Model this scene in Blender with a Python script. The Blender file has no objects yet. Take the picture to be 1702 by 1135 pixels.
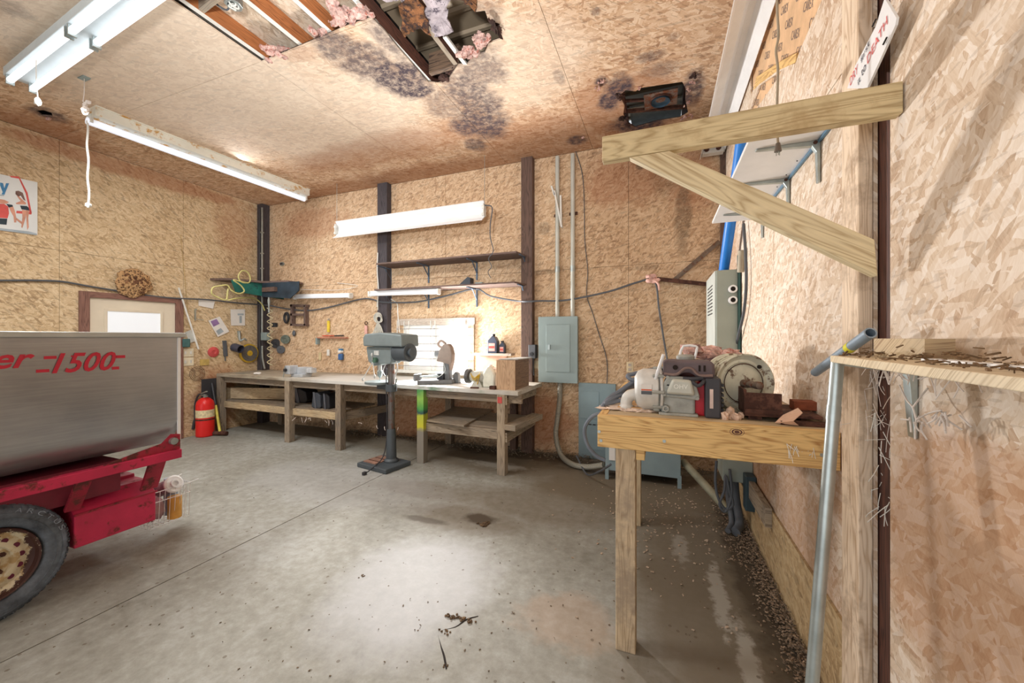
import bpy, math, random
from mathutils import Vector, Matrix, geometry, noise
R = math.radians
random.seed(7)
scene = bpy.context.scene
col = scene.collection
V = Vector
# ------------------------------------------------------------------ camera
H = 1.45
YAW = R(21.26)
cd = bpy.data.cameras.new('camera'); cam = bpy.data.objects.new('camera', cd); col.objects.link(cam)
cam.location = (0, 0, H); cam.rotation_euler = (R(90), 0, YAW)
cd.sensor_fit = 'HORIZONTAL'; cd.sensor_width = 36.0
cd.lens = 36.0*640/1702; cd.shift_y = -(567.5-560)/1702.0; cd.clip_start = 0.02
scene.camera = cam
# ------------------------------------------------------------------ world and lights
w = bpy.data.worlds.new('world'); scene.world = w; w.use_nodes = True
w.node_tree.nodes['Background'].inputs[0].default_value = (0.93, 0.97, 1.0, 1)
w.node_tree.nodes['Background'].inputs[1].default_value = 1.0
def area(name, loc, target, sx, sy, power, color=(1, 1, 1), spread=180):
    l = bpy.data.lights.new(name, 'AREA'); l.shape = 'RECTANGLE'; l.size = sx; l.size_y = sy
    l.energy = power; l.color = color; l.spread = R(spread)
    o = bpy.data.objects.new(name, l); col.objects.link(o); o.location = loc
    o.rotation_euler = (V(target)-V(loc)).to_track_quat('-Z', 'Y').to_euler()
    return o
area('open_door_daylight', (-2.6, -3.3, 1.7), (-2.4, 3.5, 1.5), 5.6, 2.8, 112, (1.0, 0.98, 0.96))
wl_ = bpy.data.lights.new('window_daylight', 'SPOT'); wl_.energy = 820; wl_.color = (1, .97, .94); wl_.spot_size = R(165); wl_.spot_blend = 1.0; wl_.shadow_soft_size = .12
wo_ = bpy.data.objects.new('window_daylight', wl_); col.objects.link(wo_); wo_.location = (-2.97, 4.44, 1.36)
wo_.rotation_euler = (V((.4, 1.4, 1.5))-V(wo_.location)).to_track_quat('-Z', 'Y').to_euler()
area('strip_light_glow', (-3.8, 1.43, 3.40), (-3.6, 2.2, 0.0), 2.3, 0.2, 120, (1.0, 0.98, 0.95))
area('long_tube_glow', (-5.15, 3.3, 3.49), (-3.9, 3.3, 2.4), 0.06, 2.1, 45, (0.97, 0.98, 1.0))
sl = bpy.data.lights.new('bounce_flash', 'SPOT'); sl.energy = 760; sl.spot_size = R(75); sl.spot_blend = 1.0; sl.shadow_soft_size = .12
so_ = bpy.data.objects.new('bounce_flash', sl); col.objects.link(so_); so_.location = (-.5, -.3, 2.0)
so_.rotation_euler = (V((-2.8, 3.0, 3.7))-V(so_.location)).to_track_quat('-Z', 'Y').to_euler()
vs = scene.view_settings
vs.view_transform = 'Standard'; vs.look = 'None'; vs.gamma = 1.0; vs.use_curve_mapping = False
vs.exposure = -0.43

# ------------------------------------------------------------------ geometry of the place (metres)
XL, XR, YB, ZC, YF = -6.4, 0.63, 4.65, 3.7, -3.6
rt = V((math.cos(YAW), math.sin(YAW), 0)); fw = V((-math.sin(YAW), math.cos(YAW), 0))
def ray(u, v): return rt*((u-851)/640.0) + fw + V((0, 0, (560-v)/640.0))
def PX(u, v, x): d = ray(u, v); return V((0, 0, H)) + d*(x/d.x)
def PY(u, v, y): d = ray(u, v); return V((0, 0, H)) + d*(y/d.y)
def PZ(u, v, z): d = ray(u, v); return V((0, 0, H)) + d*((z-H)/d.z)
def PD(u, v, dep): return V((0, 0, H)) + ray(u, v)*dep
def LW(u, v, o=0.0): return PX(u, v, XL+o)
def BW(u, v, o=0.0): return PY(u, v, YB-o)
def RW(u, v, o=0.0): return PX(u, v, XR-o)

# ------------------------------------------------------------------ mesh builder
class MB:
    def __init__(s): s.v = []; s.f = []; s.uv = []
    def add(s, vs, fs, uvs=None):
        b = len(s.v); s.v += [V(p) for p in vs]
        for i, f in enumerate(fs):
            s.f.append([b+k for k in f]); s.uv.append(uvs[i] if uvs else None)
        return s
    def box(s, c, sz, M=None):
        M = M or Matrix.Identity(3); c = V(c); h = [k/2 for k in sz]
        P = []
        for i in (-1, 1):
            for j in (-1, 1):
                for k in (-1, 1): P.append((i*h[0], j*h[1], k*h[2]))
        F = [(0, 1, 3, 2), (4, 6, 7, 5), (0, 4, 5, 1), (2, 3, 7, 6), (0, 2, 6, 4), (1, 5, 7, 3)]
        L = max(range(3), key=lambda a: sz[a]); o = [a for a in range(3) if a != L]
        ou, ov = c.x*.7+c.z*.3, c.y*1.1+c.z*.9
        U = []
        for f in F:
            nrm = (V(P[f[1]])-V(P[f[0]])).cross(V(P[f[2]])-V(P[f[0]]))
            na = max(range(3), key=lambda a: abs(nrm[a]))
            if na == L: U.append([(P[k][o[0]]*.3+ou, P[k][o[1]]+ov) for k in f])
            else:
                q = o[0] if na != o[0] else o[1]
                U.append([(P[k][L]+ou, P[k][q]+ov+na*.37) for k in f])
        return s.add([M @ V(p)+c for p in P], F, U)
    def bx(s, x0, x1, y0, y1, z0, z1): return s.box(((x0+x1)/2, (y0+y1)/2, (z0+z1)/2), (abs(x1-x0), abs(y1-y0), abs(z1-z0)))
    def beam(s, p0, p1, w, h, up=(0, 0, 1)):
        p0, p1 = V(p0), V(p1); x = (p1-p0); L = x.length; x.normalize()
        up = V(up)
        if abs(x.dot(up.normalized())) > .98: up = V((0, 1, 0))
        y = up.cross(x).normalized(); z = x.cross(y)
        return s.box((p0+p1)/2, (L, w, h), Matrix((x, y, z)).transposed())
    def lathe(s, prof, o, axis, n=24, close=False):
        o = V(o); a = V(axis).normalized(); t = V((0, 0, 1)) if abs(a.z) < .9 else V((1, 0, 0))
        e1 = a.cross(t).normalized(); e2 = a.cross(e1)
        vs = []; fs = []; m = len(prof)
        for i in range(n):
            c, q = math.cos(2*math.pi*i/n), math.sin(2*math.pi*i/n)
            for r, h in prof: vs.append(o+a*h+(e1*c+e2*q)*max(r, 1e-5))
        for i in range(n):
            j = (i+1) % n
            for k in range(m-1 if not close else m):
                l = (k+1) % m; fs.append((i*m+k, i*m+l, j*m+l, j*m+k))
        return s.add(vs, fs)
    def cyl(s, p0, p1, r0, r1=None, n=16):
        r1 = r0 if r1 is None else r1; p0, p1 = V(p0), V(p1); L = (p1-p0).length
        return s.lathe([(0, 0), (r0, 0), (r1, L), (0, L)], p0, p1-p0, n)
    def pipe(s, p0, p1, r, ri, n=20):
        p0, p1 = V(p0), V(p1); L = (p1-p0).length
        return s.lathe([(ri, 0), (r, 0), (r, L), (ri, L)], p0, p1-p0, n, True)
    def torus(s, c, axis, R_, r, n=28, m=10):
        return s.lathe([(R_+r*math.cos(2*math.pi*k/m), r*math.sin(2*math.pi*k/m)) for k in range(m)], c, axis, n, True)
    def tube(s, pts, r, n=7, sub=4, cap=True):
        pts = [V(p) for p in pts]
        if sub > 1 and len(pts) > 2:
            q = []; e = [pts[0]*2-pts[1]]+pts+[pts[-1]*2-pts[-2]]
            for i in range(1, len(e)-2):
                a, b, c, d = e[i-1:i+3]
                for k in range(sub):
                    t = k/sub
                    q.append(.5*((2*b)+(c-a)*t+(2*a-5*b+4*c-d)*t*t+(3*b-a-3*c+d)*t**3))
            q.append(pts[-1]); pts = q
        N = len(pts); vs = []; fs = []; prev = None
        for i, p in enumerate(pts):
            t = (pts[min(i+1, N-1)]-pts[max(i-1, 0)]).normalized()
            if prev is None:
                prev = t.orthogonal().normalized()
            e1 = (prev-t*prev.dot(t))
            e1 = e1.normalized() if e1.length > 1e-6 else t.orthogonal().normalized()
            prev = e1; e2 = t.cross(e1)
            rr = r(i/(N-1)) if callable(r) else r
            for k in range(n):
                a = 2*math.pi*k/n; vs.append(p+(e1*math.cos(a)+e2*math.sin(a))*rr)
        for i in range(N-1):
            for k in range(n): fs.append((i*n+k, i*n+(k+1) % n, (i+1)*n+(k+1) % n, (i+1)*n+k))
        if cap: fs.append(tuple(range(n))[::-1]); fs.append(tuple((N-1)*n+k for k in range(n)))
        return s.add(vs, fs)
    def prism(s, pts, o, ex, ey, d):
        # polygon (2-D points) in the plane o,ex,ey, thickness d along ex x ey
        o, ex, ey = V(o), V(ex), V(ey); nz = ex.cross(ey).normalized()
        n = len(pts); A = [o+ex*a+ey*b for a, b in pts]; B = [p+nz*d for p in A]
        fs = [tuple(range(n))[::-1], tuple(range(n, 2*n))]; uv = [[(pts[k][0], pts[k][1]) for k in fs[0]], [(pts[k-n][0], pts[k-n][1]) for k in fs[1]]]
        for k in range(n):
            l = (k+1) % n; fs.append((k, l, n+l, n+k)); uv.append([(pts[k][0], pts[k][1]), (pts[l][0], pts[l][1]), (pts[l][0], pts[l][1]+d), (pts[k][0], pts[k][1]+d)])
        return s.add(A+B, fs, uv)
    def slab(s, pts, nrm, d):
        # world-space polygon thickened along nrm
        pts = [V(p) for p in pts]; nrm = V(nrm).normalized(); n = len(pts)
        ex = (pts[1]-pts[0]).normalized(); ey = nrm.cross(ex)
        return s.prism([((p-pts[0]).dot(ex), (p-pts[0]).dot(ey)) for p in pts], pts[0], ex, ey, d)
    def ball(s, c, r, sc=(1, 1, 1), nz=0.0, seed=0, n=12, fr=2.0):
        c = V(c); vs = []; fs = []; m = n//2+1
        for i in range(m):
            th = math.pi*i/(m-1)
            for j in range(n):
                ph = 2*math.pi*j/n; d = V((math.sin(th)*math.cos(ph), math.sin(th)*math.sin(ph), math.cos(th)))
                k = 1+nz*noise.noise(d*fr+V((seed*3.1, seed*1.7, 0))) if nz else 1
                vs.append(c+V((d.x*sc[0], d.y*sc[1], d.z*sc[2]))*r*k)
        for i in range(m-1):
            for j in range(n): fs.append((i*n+j, (i+1)*n+j, (i+1)*n+(j+1) % n, i*n+(j+1) % n))
        return s.add(vs, fs)
    def build(s, name, m, parent=None, smooth=False, bevel=0, data=None):
        me = bpy.data.meshes.new(name)
        off = parent_loc(parent)
        me.from_pydata([p-off for p in s.v], [], s.f)
        if any(u for u in s.uv):
            L = me.uv_layers.new(name='UVMap')
            for p, u in zip(me.polygons, s.uv):
                if u:
                    for k, li in enumerate(p.loop_indices): L.data[li].uv = u[k]
        me.validate(); me.update()
        if m: me.materials.append(m)
        if smooth:
            for p in me.polygons: p.use_smooth = True
            me.set_sharp_from_angle(angle=R(38))
        o = bpy.data.objects.new(name, me); col.objects.link(o)
        if parent: o.parent = parent
        if bevel:
            b = o.modifiers.new('bevel', 'BEVEL'); b.width = bevel; b.segments = 2; b.limit_method = 'ANGLE'; b.angle_limit = R(40)
            b.harden_normals = False
        return o
def parent_loc(p):
    o = V((0, 0, 0))
    while p: o += p.location; p = p.parent
    return o
def tag(o, label=None, cat=None, group=None, kind=None):
    if label: o['label'] = label
    if cat: o['category'] = cat
    if group: o['group'] = group
    if kind: o['kind'] = kind
    return o
def thing(name, label, cat, loc, group=None):
    o = bpy.data.objects.new(name, None); col.objects.link(o); o.location = loc; o.empty_display_size = .1
    return tag(o, label, cat, group)
def struct(o): o['kind'] = 'structure'; return o
def one(name, mb, m, label, cat, group=None, smooth=False, bevel=0, kind=None):
    # a thing that is one mesh: origin at its lowest centre
    c = sum(mb.v, V())/len(mb.v); c.z = min(p.z for p in mb.v)
    for i, p in enumerate(mb.v): mb.v[i] = p-c
    o = mb.build(name, m, None, smooth, bevel); o.location = c
    return tag(o, label, cat, group, kind)
def text(s, origin, ex, ey, width, height, m, parent, name='lettering', shear=0, bold=0, thick=.0008):
    cu = bpy.data.curves.new('t', 'FONT'); cu.body = s; cu.shear = shear; cu.offset = bold; cu.extrude = 0; cu.resolution_u = 3
    ob = bpy.data.objects.new('t', cu); col.objects.link(ob)
    dg = bpy.context.evaluated_depsgraph_get(); me = bpy.data.meshes.new_from_object(ob.evaluated_get(dg))
    bpy.data.objects.remove(ob); me.name = name
    xs = [v.co.x for v in me.vertices]; ys = [v.co.y for v in me.vertices]
    x0, x1, y0, y1 = min(xs), max(xs), min(ys), max(ys)
    ex, ey = V(ex).normalized(), V(ey).normalized(); off = parent_loc(parent); nz = ex.cross(ey)*thick
    for v in me.vertices:
        v.co = V(origin)+ex*((v.co.x-x0)/(x1-x0)*width)+ey*((v.co.y-y0)/(y1-y0)*height)+nz-off
    me.materials.clear(); me.materials.append(m)
    o = bpy.data.objects.new(name, me); col.objects.link(o); o.parent = parent
    return o

# ------------------------------------------------------------------ materials
def C(r, g, b): 
    f = lambda c: (c/255/12.92 if c/255 <= .04045 else ((c/255+.055)/1.055)**2.4)
    return (f(r), f(g), f(b), 1)
class NT:
    def __init__(s, name):
        m = bpy.data.materials.new(name); m.use_nodes = True; s.m = m; s.t = m.node_tree; s.n = s.t.nodes
        s.b = s.n['Principled BSDF']
    def node(s, typ, **k):
        n = s.n.new(typ)
        for a, v in k.items():
            if a.startswith('_'): setattr(n, a[1:], v)
        return n
    def link(s, a, b): s.t.links.new(a, b)
    def set(s, sock, v):
        if hasattr(v, 'is_linked') or isinstance(v, bpy.types.NodeSocket): s.link(v, sock)
        else: sock.default_value = v
    def coord(s, kind='Object'): return s.node('ShaderNodeTexCoord').outputs[kind]
    def mapping(s, v, scale=(1, 1, 1), rot=(0, 0, 0), loc=(0, 0, 0)):
        n = s.node('ShaderNodeMapping'); s.link(v, n.inputs[0]); n.inputs['Scale'].default_value = scale
        n.inputs['Rotation'].default_value = rot; n.inputs['Location'].default_value = loc; return n.outputs[0]
    def noise(s, v, scale, detail=3, rough=.5, dist=0, out='Fac'):
        n = s.node('ShaderNodeTexNoise'); s.link(v, n.inputs['Vector']); n.inputs['Scale'].default_value = scale
        n.inputs['Detail'].default_value = detail; n.inputs['Roughness'].default_value = rough; n.inputs['Distortion'].default_value = dist
        return n.outputs[out]
    def voro(s, v, scale, out='Color', rand=1.0):
        n = s.node('ShaderNodeTexVoronoi'); s.link(v, n.inputs['Vector']); n.inputs['Scale'].default_value = scale
        n.inputs['Randomness'].default_value = rand; return n.outputs[out]
    def ramp(s, f, stops):
        n = s.node('ShaderNodeValToRGB'); s.link(f, n.inputs[0]); e = n.color_ramp.elements
        while len(e) < len(stops): e.new(.5)
        for k, (p, c) in enumerate(stops): e[k].position = p; e[k].color = c if len(c) == 4 else (*c, 1)
        return n.outputs[0]
    def mix(s, f, a, b, mode='MIX'):
        n = s.node('ShaderNodeMix'); n.data_type = 'RGBA'; n.blend_type = mode
        s.set(n.inputs[0], f); s.set(n.inputs[6], a); s.set(n.inputs[7], b); return n.outputs[2]
    def math(s, op, a, b=0.0, c=0.0):
        n = s.node('ShaderNodeMath'); n.operation = op; s.set(n.inputs[0], a); s.set(n.inputs[1], b)
        if op in ('MULTIPLY_ADD', 'SMOOTH_MIN'): s.set(n.inputs[2], c)
        return n.outputs[0]
    def maprange(s, f, a, b, c=0., d=1.):
        n = s.node('ShaderNodeMapRange'); n.clamp = True; s.link(f, n.inputs[0])
        for k, x in enumerate((a, b, c, d)): n.inputs[k+1].default_value = x
        return n.outputs[0]
    def sep(s, v):
        n = s.node('ShaderNodeSeparateXYZ'); s.link(v, n.inputs[0]); return n.outputs
    def add(s, a, b):
        n = s.node('ShaderNodeVectorMath'); n.operation = 'ADD'; s.set(n.inputs[0], a); s.set(n.inputs[1], b); return n.outputs[0]
    def bump(s, h, st=.3, d=.002):
        n = s.node('ShaderNodeBump'); n.inputs['Strength'].default_value = st; n.inputs['Distance'].default_value = d
        s.link(h, n.inputs['Height']); s.link(n.outputs[0], s.b.inputs['Normal'])
    def rand(s): return s.node('ShaderNodeObjectInfo').outputs['Random']
    def base(s, c): s.set(s.b.inputs['Base Color'], c)
    def rough(s, r): s.set(s.b.inputs['Roughness'], r)
    def blots(s, vec, spots, amp=.55, nscale=3.0):
        # union of soft ellipses (cx, cy, rx, ry, strength) with ragged edges
        nz = s.noise(vec, nscale, 6, .65); nz = s.math('MULTIPLY_ADD', nz, amp*2, -amp)
        out = None
        for cx, cy, rx, ry, st in spots:
            m = s.mapping(vec, (1/rx, 1/ry, 0), (0, 0, 0), (-cx/rx, -cy/ry, 0))
            n = s.node('ShaderNodeVectorMath'); n.operation = 'LENGTH'; s.link(m, n.inputs[0])
            d = s.math('ADD', n.outputs['Value'], nz)
            k = s.maprange(d, 1.08, .62, 0, st)
            out = k if out is None else s.math('MAXIMUM', out, k)
        return out
def M(name, c, rough=.5, metal=0, var=.18, vs=6, bump=0, rust=0, rc=C(110, 62, 38), spec=.4):
    n = NT(name); o = n.coord(); r = n.rand()
    o2 = n.add(o, r)
    f = n.noise(o2, vs, 5, .6)
    d = tuple(k*(1-var*1.6) for k in c[:3])+(1,); l = tuple(min(1, k*(1+var)) for k in c[:3])+(1,)
    cc = n.ramp(f, [(.3, d), (.7, l)])
    if rust:
        g = n.noise(o2, vs*1.7, 8, .7); g = n.maprange(g, .62-.25*rust, .7-.25*rust)
        cc = n.mix(g, cc, rc)
        n.rough(n.maprange(g, 0, 1, rough, .85))
        if metal: n.set(n.b.inputs['Metallic'], n.maprange(g, 0, 1, metal, 0.1))
    else:
        n.rough(rough); n.b.inputs['Metallic'].default_value = metal
    n.base(cc); n.b.inputs['Specular IOR Level'].default_value = spec
    if bump: n.bump(n.noise(o2, vs*6, 6, .7), bump, .004)
    return n.m
def WOOD(name, c, dark, rough=.7, knots=True, stain=None, grey=0):
    n = NT(name); uv = n.coord('UV'); r = n.rand(); o = n.add(uv, r)
    g = n.noise(n.mapping(o, (1.3, 38, 1)), 3.0, 5, .6, .3)
    bw = n.mapping(o, (1.0, 11, 1)); q = n.noise(bw, 1.5, 2, .45, .6)
    wv = n.math('FRACT', n.math('MULTIPLY', q, 13))
    wv = n.math('ABSOLUTE', n.math('MULTIPLY_ADD', wv, 2, -1))
    f = n.math('ADD', n.math('MULTIPLY', g, .65), n.math('MULTIPLY', wv, .35))
    cc = n.ramp(f, [(.25, dark), (.5, c), (.8, tuple(min(1, k*1.15) for k in c[:3])+(1,))])
    if knots:
        k = n.voro(n.mapping(o, (1.6, 7, 1)), 1.2, 'Distance'); k = n.maprange(k, .10, .03)
        cc = n.mix(k, cc, tuple(x*.35 for x in dark[:3])+(1,))
    if grey:
        gn = n.maprange(n.noise(n.coord(), 2.3, 5, .6), .42, .62); cc = n.mix(n.math('MULTIPLY', gn, grey), cc, C(128, 122, 114))
    if stain:
        sn = n.maprange(n.noise(n.coord(), 3.5, 6, .7), .52, .66); cc = n.mix(n.math('MULTIPLY', sn, .8), cc, stain)
    n.base(cc); n.rough(rough); n.bump(f, .25, .002); return n.m
def OSB(name, dark, mid, light, rot=0, spots=(), spotc=C(70, 52, 48), spots2=(), spotc2=C(120, 66, 38), amp=.55, fscale=1.0, axes='UV', bump=.3, wash=None, flake=.36, speck=.3):
    ds = lambda c, k=.16: tuple(x*(1-k)+k*(.3*c[0]+.55*c[1]+.15*c[2]) for x in c[:3])+(1,)
    dark, mid, light = ds(dark), ds(mid), ds(light)
    n = NT(name); v = n.coord('UV')
    hs = []
    for k, (a, sx, sy) in enumerate(((.15, 16, 52), (1.15, 18, 56), (2.2, 15, 46), (2.9, 17, 60))):
        m = n.mapping(v, (sx*fscale, sy*fscale, 1), (0, 0, 0), (k*3.7, k*1.3, 0))
        m0 = n.mapping(v, (1, 1, 1), (0, 0, a+rot)); m = n.mapping(m0, (sx*fscale, sy*fscale, 1), (0, 0, 0), (k*3.7, k*1.3, 0))
        wob = n.noise(v, 14, 2, out='Color')
        vv = n.node('ShaderNodeVectorMath', _operation='MULTIPLY_ADD'); n.link(wob, vv.inputs[0]); vv.inputs[1].default_value = (1.3, 1.3, 0); n.link(m, vv.inputs[2])
        hs.append((n.sep(n.voro(vv.outputs[0], 1.0)), m0))
    a = hs[0][0]; b = hs[1][0]; c_ = hs[2][0]; d_ = hs[3][0]
    s1 = n.math('GREATER_THAN', b[1], .5); v1 = n.mix(s1, a[0], b[0])
    s2 = n.math('GREATER_THAN', c_[1], .55); v2 = n.mix(s2, v1, c_[0])
    s3 = n.math('GREATER_THAN', d_[1], .72); v3 = n.mix(s3, v2, d_[0])
    gr = n.noise(n.mapping(hs[0][1], (14, 90, 1)), 1.5, 6, .7)
    gr2 = n.noise(n.mapping(hs[1][1], (14, 90, 1)), 1.5, 6, .7)
    g = n.mix(s1, gr, gr2)
    f = n.math('ADD', n.math('MULTIPLY_ADD', v3, flake, .25-flake*.5), n.math('MULTIPLY', g, .5))
    big = n.noise(v, 1.3, 4, .6)
    f = n.math('ADD', f, n.math('MULTIPLY_ADD', big, .5, -.25))
    cc = n.ramp(f, [(.12, dark), (.42, mid), (.78, light), (1, tuple(min(1, k*1.12) for k in light[:3])+(1,))])
    sp = n.math('GREATER_THAN', d_[2], .93); cc = n.mix(n.math('MULTIPLY', sp, speck), cc, tuple(k*.45 for k in dark[:3])+(1,))
    fine = n.voro(n.mapping(hs[2][1], (26, 140, 1)), 1.0); fs_ = n.sep(fine)
    cc = n.mix(n.math('MULTIPLY', n.math('GREATER_THAN', fs_[0], .9), speck*1.2), cc, tuple(k*.5 for k in dark[:3])+(1,))
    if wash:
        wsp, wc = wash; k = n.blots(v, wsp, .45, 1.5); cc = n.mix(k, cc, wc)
    if spots2:
        k = n.blots(v, spots2, amp, 4.0); cc = n.mix(k, cc, spotc2)
    if spots:
        k = n.blots(v, spots, amp, 4.5); k2 = n.math('MULTIPLY', k, n.maprange(n.noise(v, 16, 8, .75), .36, .56, .35, 1)); cc = n.mix(k2, cc, spotc)
    n.base(cc); n.rough(.8); n.b.inputs['Specular IOR Level'].default_value = .25; n.bump(f, bump, .0025); return n.m
def EM(name, c, st, vis=None):
    n = NT(name); n.base(c); n.b.inputs['Emission Color'].default_value = c; n.b.inputs['Emission Strength'].default_value = st
    return n.m
# ------------------------------------------------------------------ shared materials
m_dark = M('dark_gap', C(38, 30, 26), .9)
m_post = WOOD('weathered_post', C(98, 76, 66), C(52, 38, 34), .75)
m_postdark = WOOD('dark_post', C(70, 64, 68), C(38, 36, 42), .75)
m_pine = WOOD('pine_lumber', C(222, 186, 124), C(176, 130, 74), .65)
m_pineold = WOOD('aged_lumber', C(203, 182, 146), C(150, 118, 84), .7, grey=.35)
m_grey = WOOD('grey_lumber', C(168, 152, 130), C(108, 92, 76), .8, grey=.5)
m_benchwood = WOOD('dirty_bench_wood', C(150, 134, 114), C(92, 78, 66), .8, grey=.6)
m_rafter = WOOD('rafter_wood', C(176, 112, 66), C(118, 68, 38), .7, knots=False)
m_rafterdark = WOOD('wet_rafter_wood', C(96, 60, 48), C(48, 30, 26), .7, knots=False)
m_white = M('white_enamel', C(236, 238, 240), .4, 0, .04)
m_whitedirty = M('dusty_white', C(222, 222, 216), .6, 0, .1, 5)
m_steel = M('galvanised', C(176, 186, 186), .38, .8, .12, 14)
m_greymetal = M('grey_panel_paint', C(140, 156, 156), .5, .1, .06, 3)
m_blackpl = M('black_plastic', C(42, 44, 50), .45, 0, .1)
m_cable = M('cable_grey', C(88, 92, 98), .6, 0, .1)
m_cableblack = M('cable_black', C(58, 58, 62), .6, 0, .1)
m_paper = M('paper', C(228, 226, 222), .8, 0, .04)
m_cobweb = M('cobweb_dust', C(214, 204, 196), .95, 0, .1)
m_insul = M('pink_insulation', C(216, 180, 170), .95, 0, .4, 22, 1, .35, C(176, 110, 96))
m_rust = M('rusty_steel', C(104, 70, 58), .75, .3, .25, 9, .3, .7, C(70, 44, 36))
m_text = M('ink_dark', C(70, 74, 90), .8)
m_textred = M('ink_red', C(214, 92, 90), .8)
OL = dict(dark=C(150, 108, 66), mid=C(206, 168, 118), light=C(232, 204, 160))

# ------------------------------------------------------------------ room shell
def xy(p, ax): return (p[ax[0]], p[ax[1]])
def inpoly(p, poly):
    x, y = p; c = False; n = len(poly)
    for i in range(n):
        x1, y1 = poly[i]; x2, y2 = poly[(i+1) % n]
        if (y1 > y) != (y2 > y) and x < (x2-x1)*(y-y1)/(y2-y1)+x1: c = not c
    return c
def cut_sheet(rect, holes, fn, nrm, th):
    a0, a1, b0, b1 = rect; vs = [V((a0, b0)), V((a1, b0)), V((a1, b1)), V((a0, b1))]; ed = [(0, 1), (1, 2), (2, 3), (3, 0)]
    hit = [h for h in holes if any(a0 < p[0] < a1 and b0 < p[1] < b1 for p in h) or inpoly(((a0+a1)/2, (b0+b1)/2), h) or any(inpoly(xy(q, (0, 1)), h) for q in vs)]
    for h in hit:
        b = len(vs); vs += [V(p) for p in h]; ed += [(b+i, b+(i+1) % len(h)) for i in range(len(h))]
    r = geometry.delaunay_2d_cdt(vs, ed, [], 0, 1e-5); pv, pf = r[0], r[2]
    keep = []
    for f in pf:
        c = sum((pv[k] for k in f), V((0, 0)))/3
        if a0 < c.x < a1 and b0 < c.y < b1 and not any(inpoly((c.x, c.y), h) for h in hit): keep.append(f)
    if not keep: return None
    mb = MB(); nrm = V(nrm); P = [V(fn(p.x, p.y)) for p in pv]; n = len(P)
    F = []; U = []
    cnt = {}
    for f in keep:
        w_ = (P[f[1]]-P[f[0]]).cross(P[f[2]]-P[f[0]])
        f = list(f) if w_.dot(nrm) < 0 else list(f)[::-1]       # room side faces against nrm
        F.append(f); U.append([(pv[k].x, pv[k].y) for k in f])
        g = [k+n for k in f[::-1]]; F.append(g); U.append([(pv[k-n].x, pv[k-n].y) for k in g])
        for i in range(3):
            e = (f[i], f[(i+1) % 3]); cnt[e] = 1
    for (i, j) in cnt:
        if (j, i) not in cnt:
            F.append([j, i, i+n, j+n]); U.append([(pv[j].x, pv[j].y), (pv[i].x, pv[i].y), (pv[i].x+.01, pv[i].y+.01), (pv[j].x+.01, pv[j].y+.01)])
    mb.add(P+[p+nrm*th for p in P], F, U)
    return mb
def sheets(parent, m, As, Bs, holes, fn, nrm, th=.011, gap=.0018, jit=.0015):
    for i in range(len(As)-1):
        for j in range(len(Bs)-1):
            dz = random.uniform(0, jit); N = V(nrm)
            mb = cut_sheet((As[i]+gap, As[i+1]-gap, Bs[j]+gap, Bs[j+1]-gap), holes, lambda a, b: V(fn(a, b))+N*dz, nrm, th)
            if mb: mb.build('osb_panel', m, parent)

# floor
def floor_mat():
    n = NT('concrete'); o = n.coord('Object')
    a = n.noise(o, .9, 8, .65); b = n.noise(o, 14, 8, .7)
    f = n.math('ADD', n.math('MULTIPLY', a, .5), n.math('MULTIPLY', b, .5))
    c = n.ramp(f, [(.3, C(112, 111, 102)), (.5, C(148, 148, 140)), (.72, C(180, 183, 182))])
    dirt = [(-.3, 3.9, 1.3, .9, .9), (-1.6, 4.2, 2.0, .62, .85), (.3, 2.6, .55, 1.5, .85), (-3.6, 4.4, 3.0, .45, .7), (-.9, 3.2, 1.0, .38, .6), (-1.45, 2.75, .55, .25, .55), (-2.0, 3.1, .8, .2, .45), (.1, 1.6, .4, .6, .5)]
    k = n.blots(o, dirt, .5, 1.7); c = n.mix(k, c, C(112, 101, 84))
    k = n.blots(o, [(-1.35, 2.78, .16, .09, .9), (-1.75, 2.6, .22, .05, .7), (.5, 2.9, .12, 1.2, .9), (-.4, 4.3, .9, .22, .8), (-1.5, 4.45, 1.6, .16, .8)], .8, 5); c = n.mix(k, c, C(76, 66, 54))
    k = n.blots(o, [(.30, 2.45, .05, .36, .9), (.36, 2.0, .045, .3, .9), (.12, 2.9, .06, .2, .6), (-1.7, 4.0, .4, .12, .4)], 1.3, 13); c = n.mix(n.math('MULTIPLY', k, .6), c, C(190, 188, 180))
    k = n.blots(o, [(-1.35, 1.9, .5, .6, .5), (-3.0, 3.0, 1.3, .6, .25)], .5, 2); c = n.mix(k, c, C(196, 200, 206))  # pale patches; the first paints the window's reflection into the concrete colour
    # rust patch and fine specks
    k = n.blots(o, [(-.45, 1.95, .3, .22, .35)], .8, 6); c = n.mix(k, c, C(176, 146, 120))
    sp = n.voro(o, 26); ss = n.sep(sp); d = n.voro(o, 26, 'Distance')
    k = n.math('MULTIPLY', n.math('GREATER_THAN', ss[0], .93), n.math('LESS_THAN', d, .22)); c = n.mix(n.math('MULTIPLY', k, .6), c, C(92, 78, 62))
    n.base(c); n.rough(n.maprange(a, .3, .7, .6, .8)); n.b.inputs['Specular IOR Level'].default_value = .35; n.bump(n.noise(o, 40, 6, .7), .15, .003); return n.m
fl = MB()
P4 = lambda a, b: V((a, b, 0))
m_floor = floor_mat()
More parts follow.
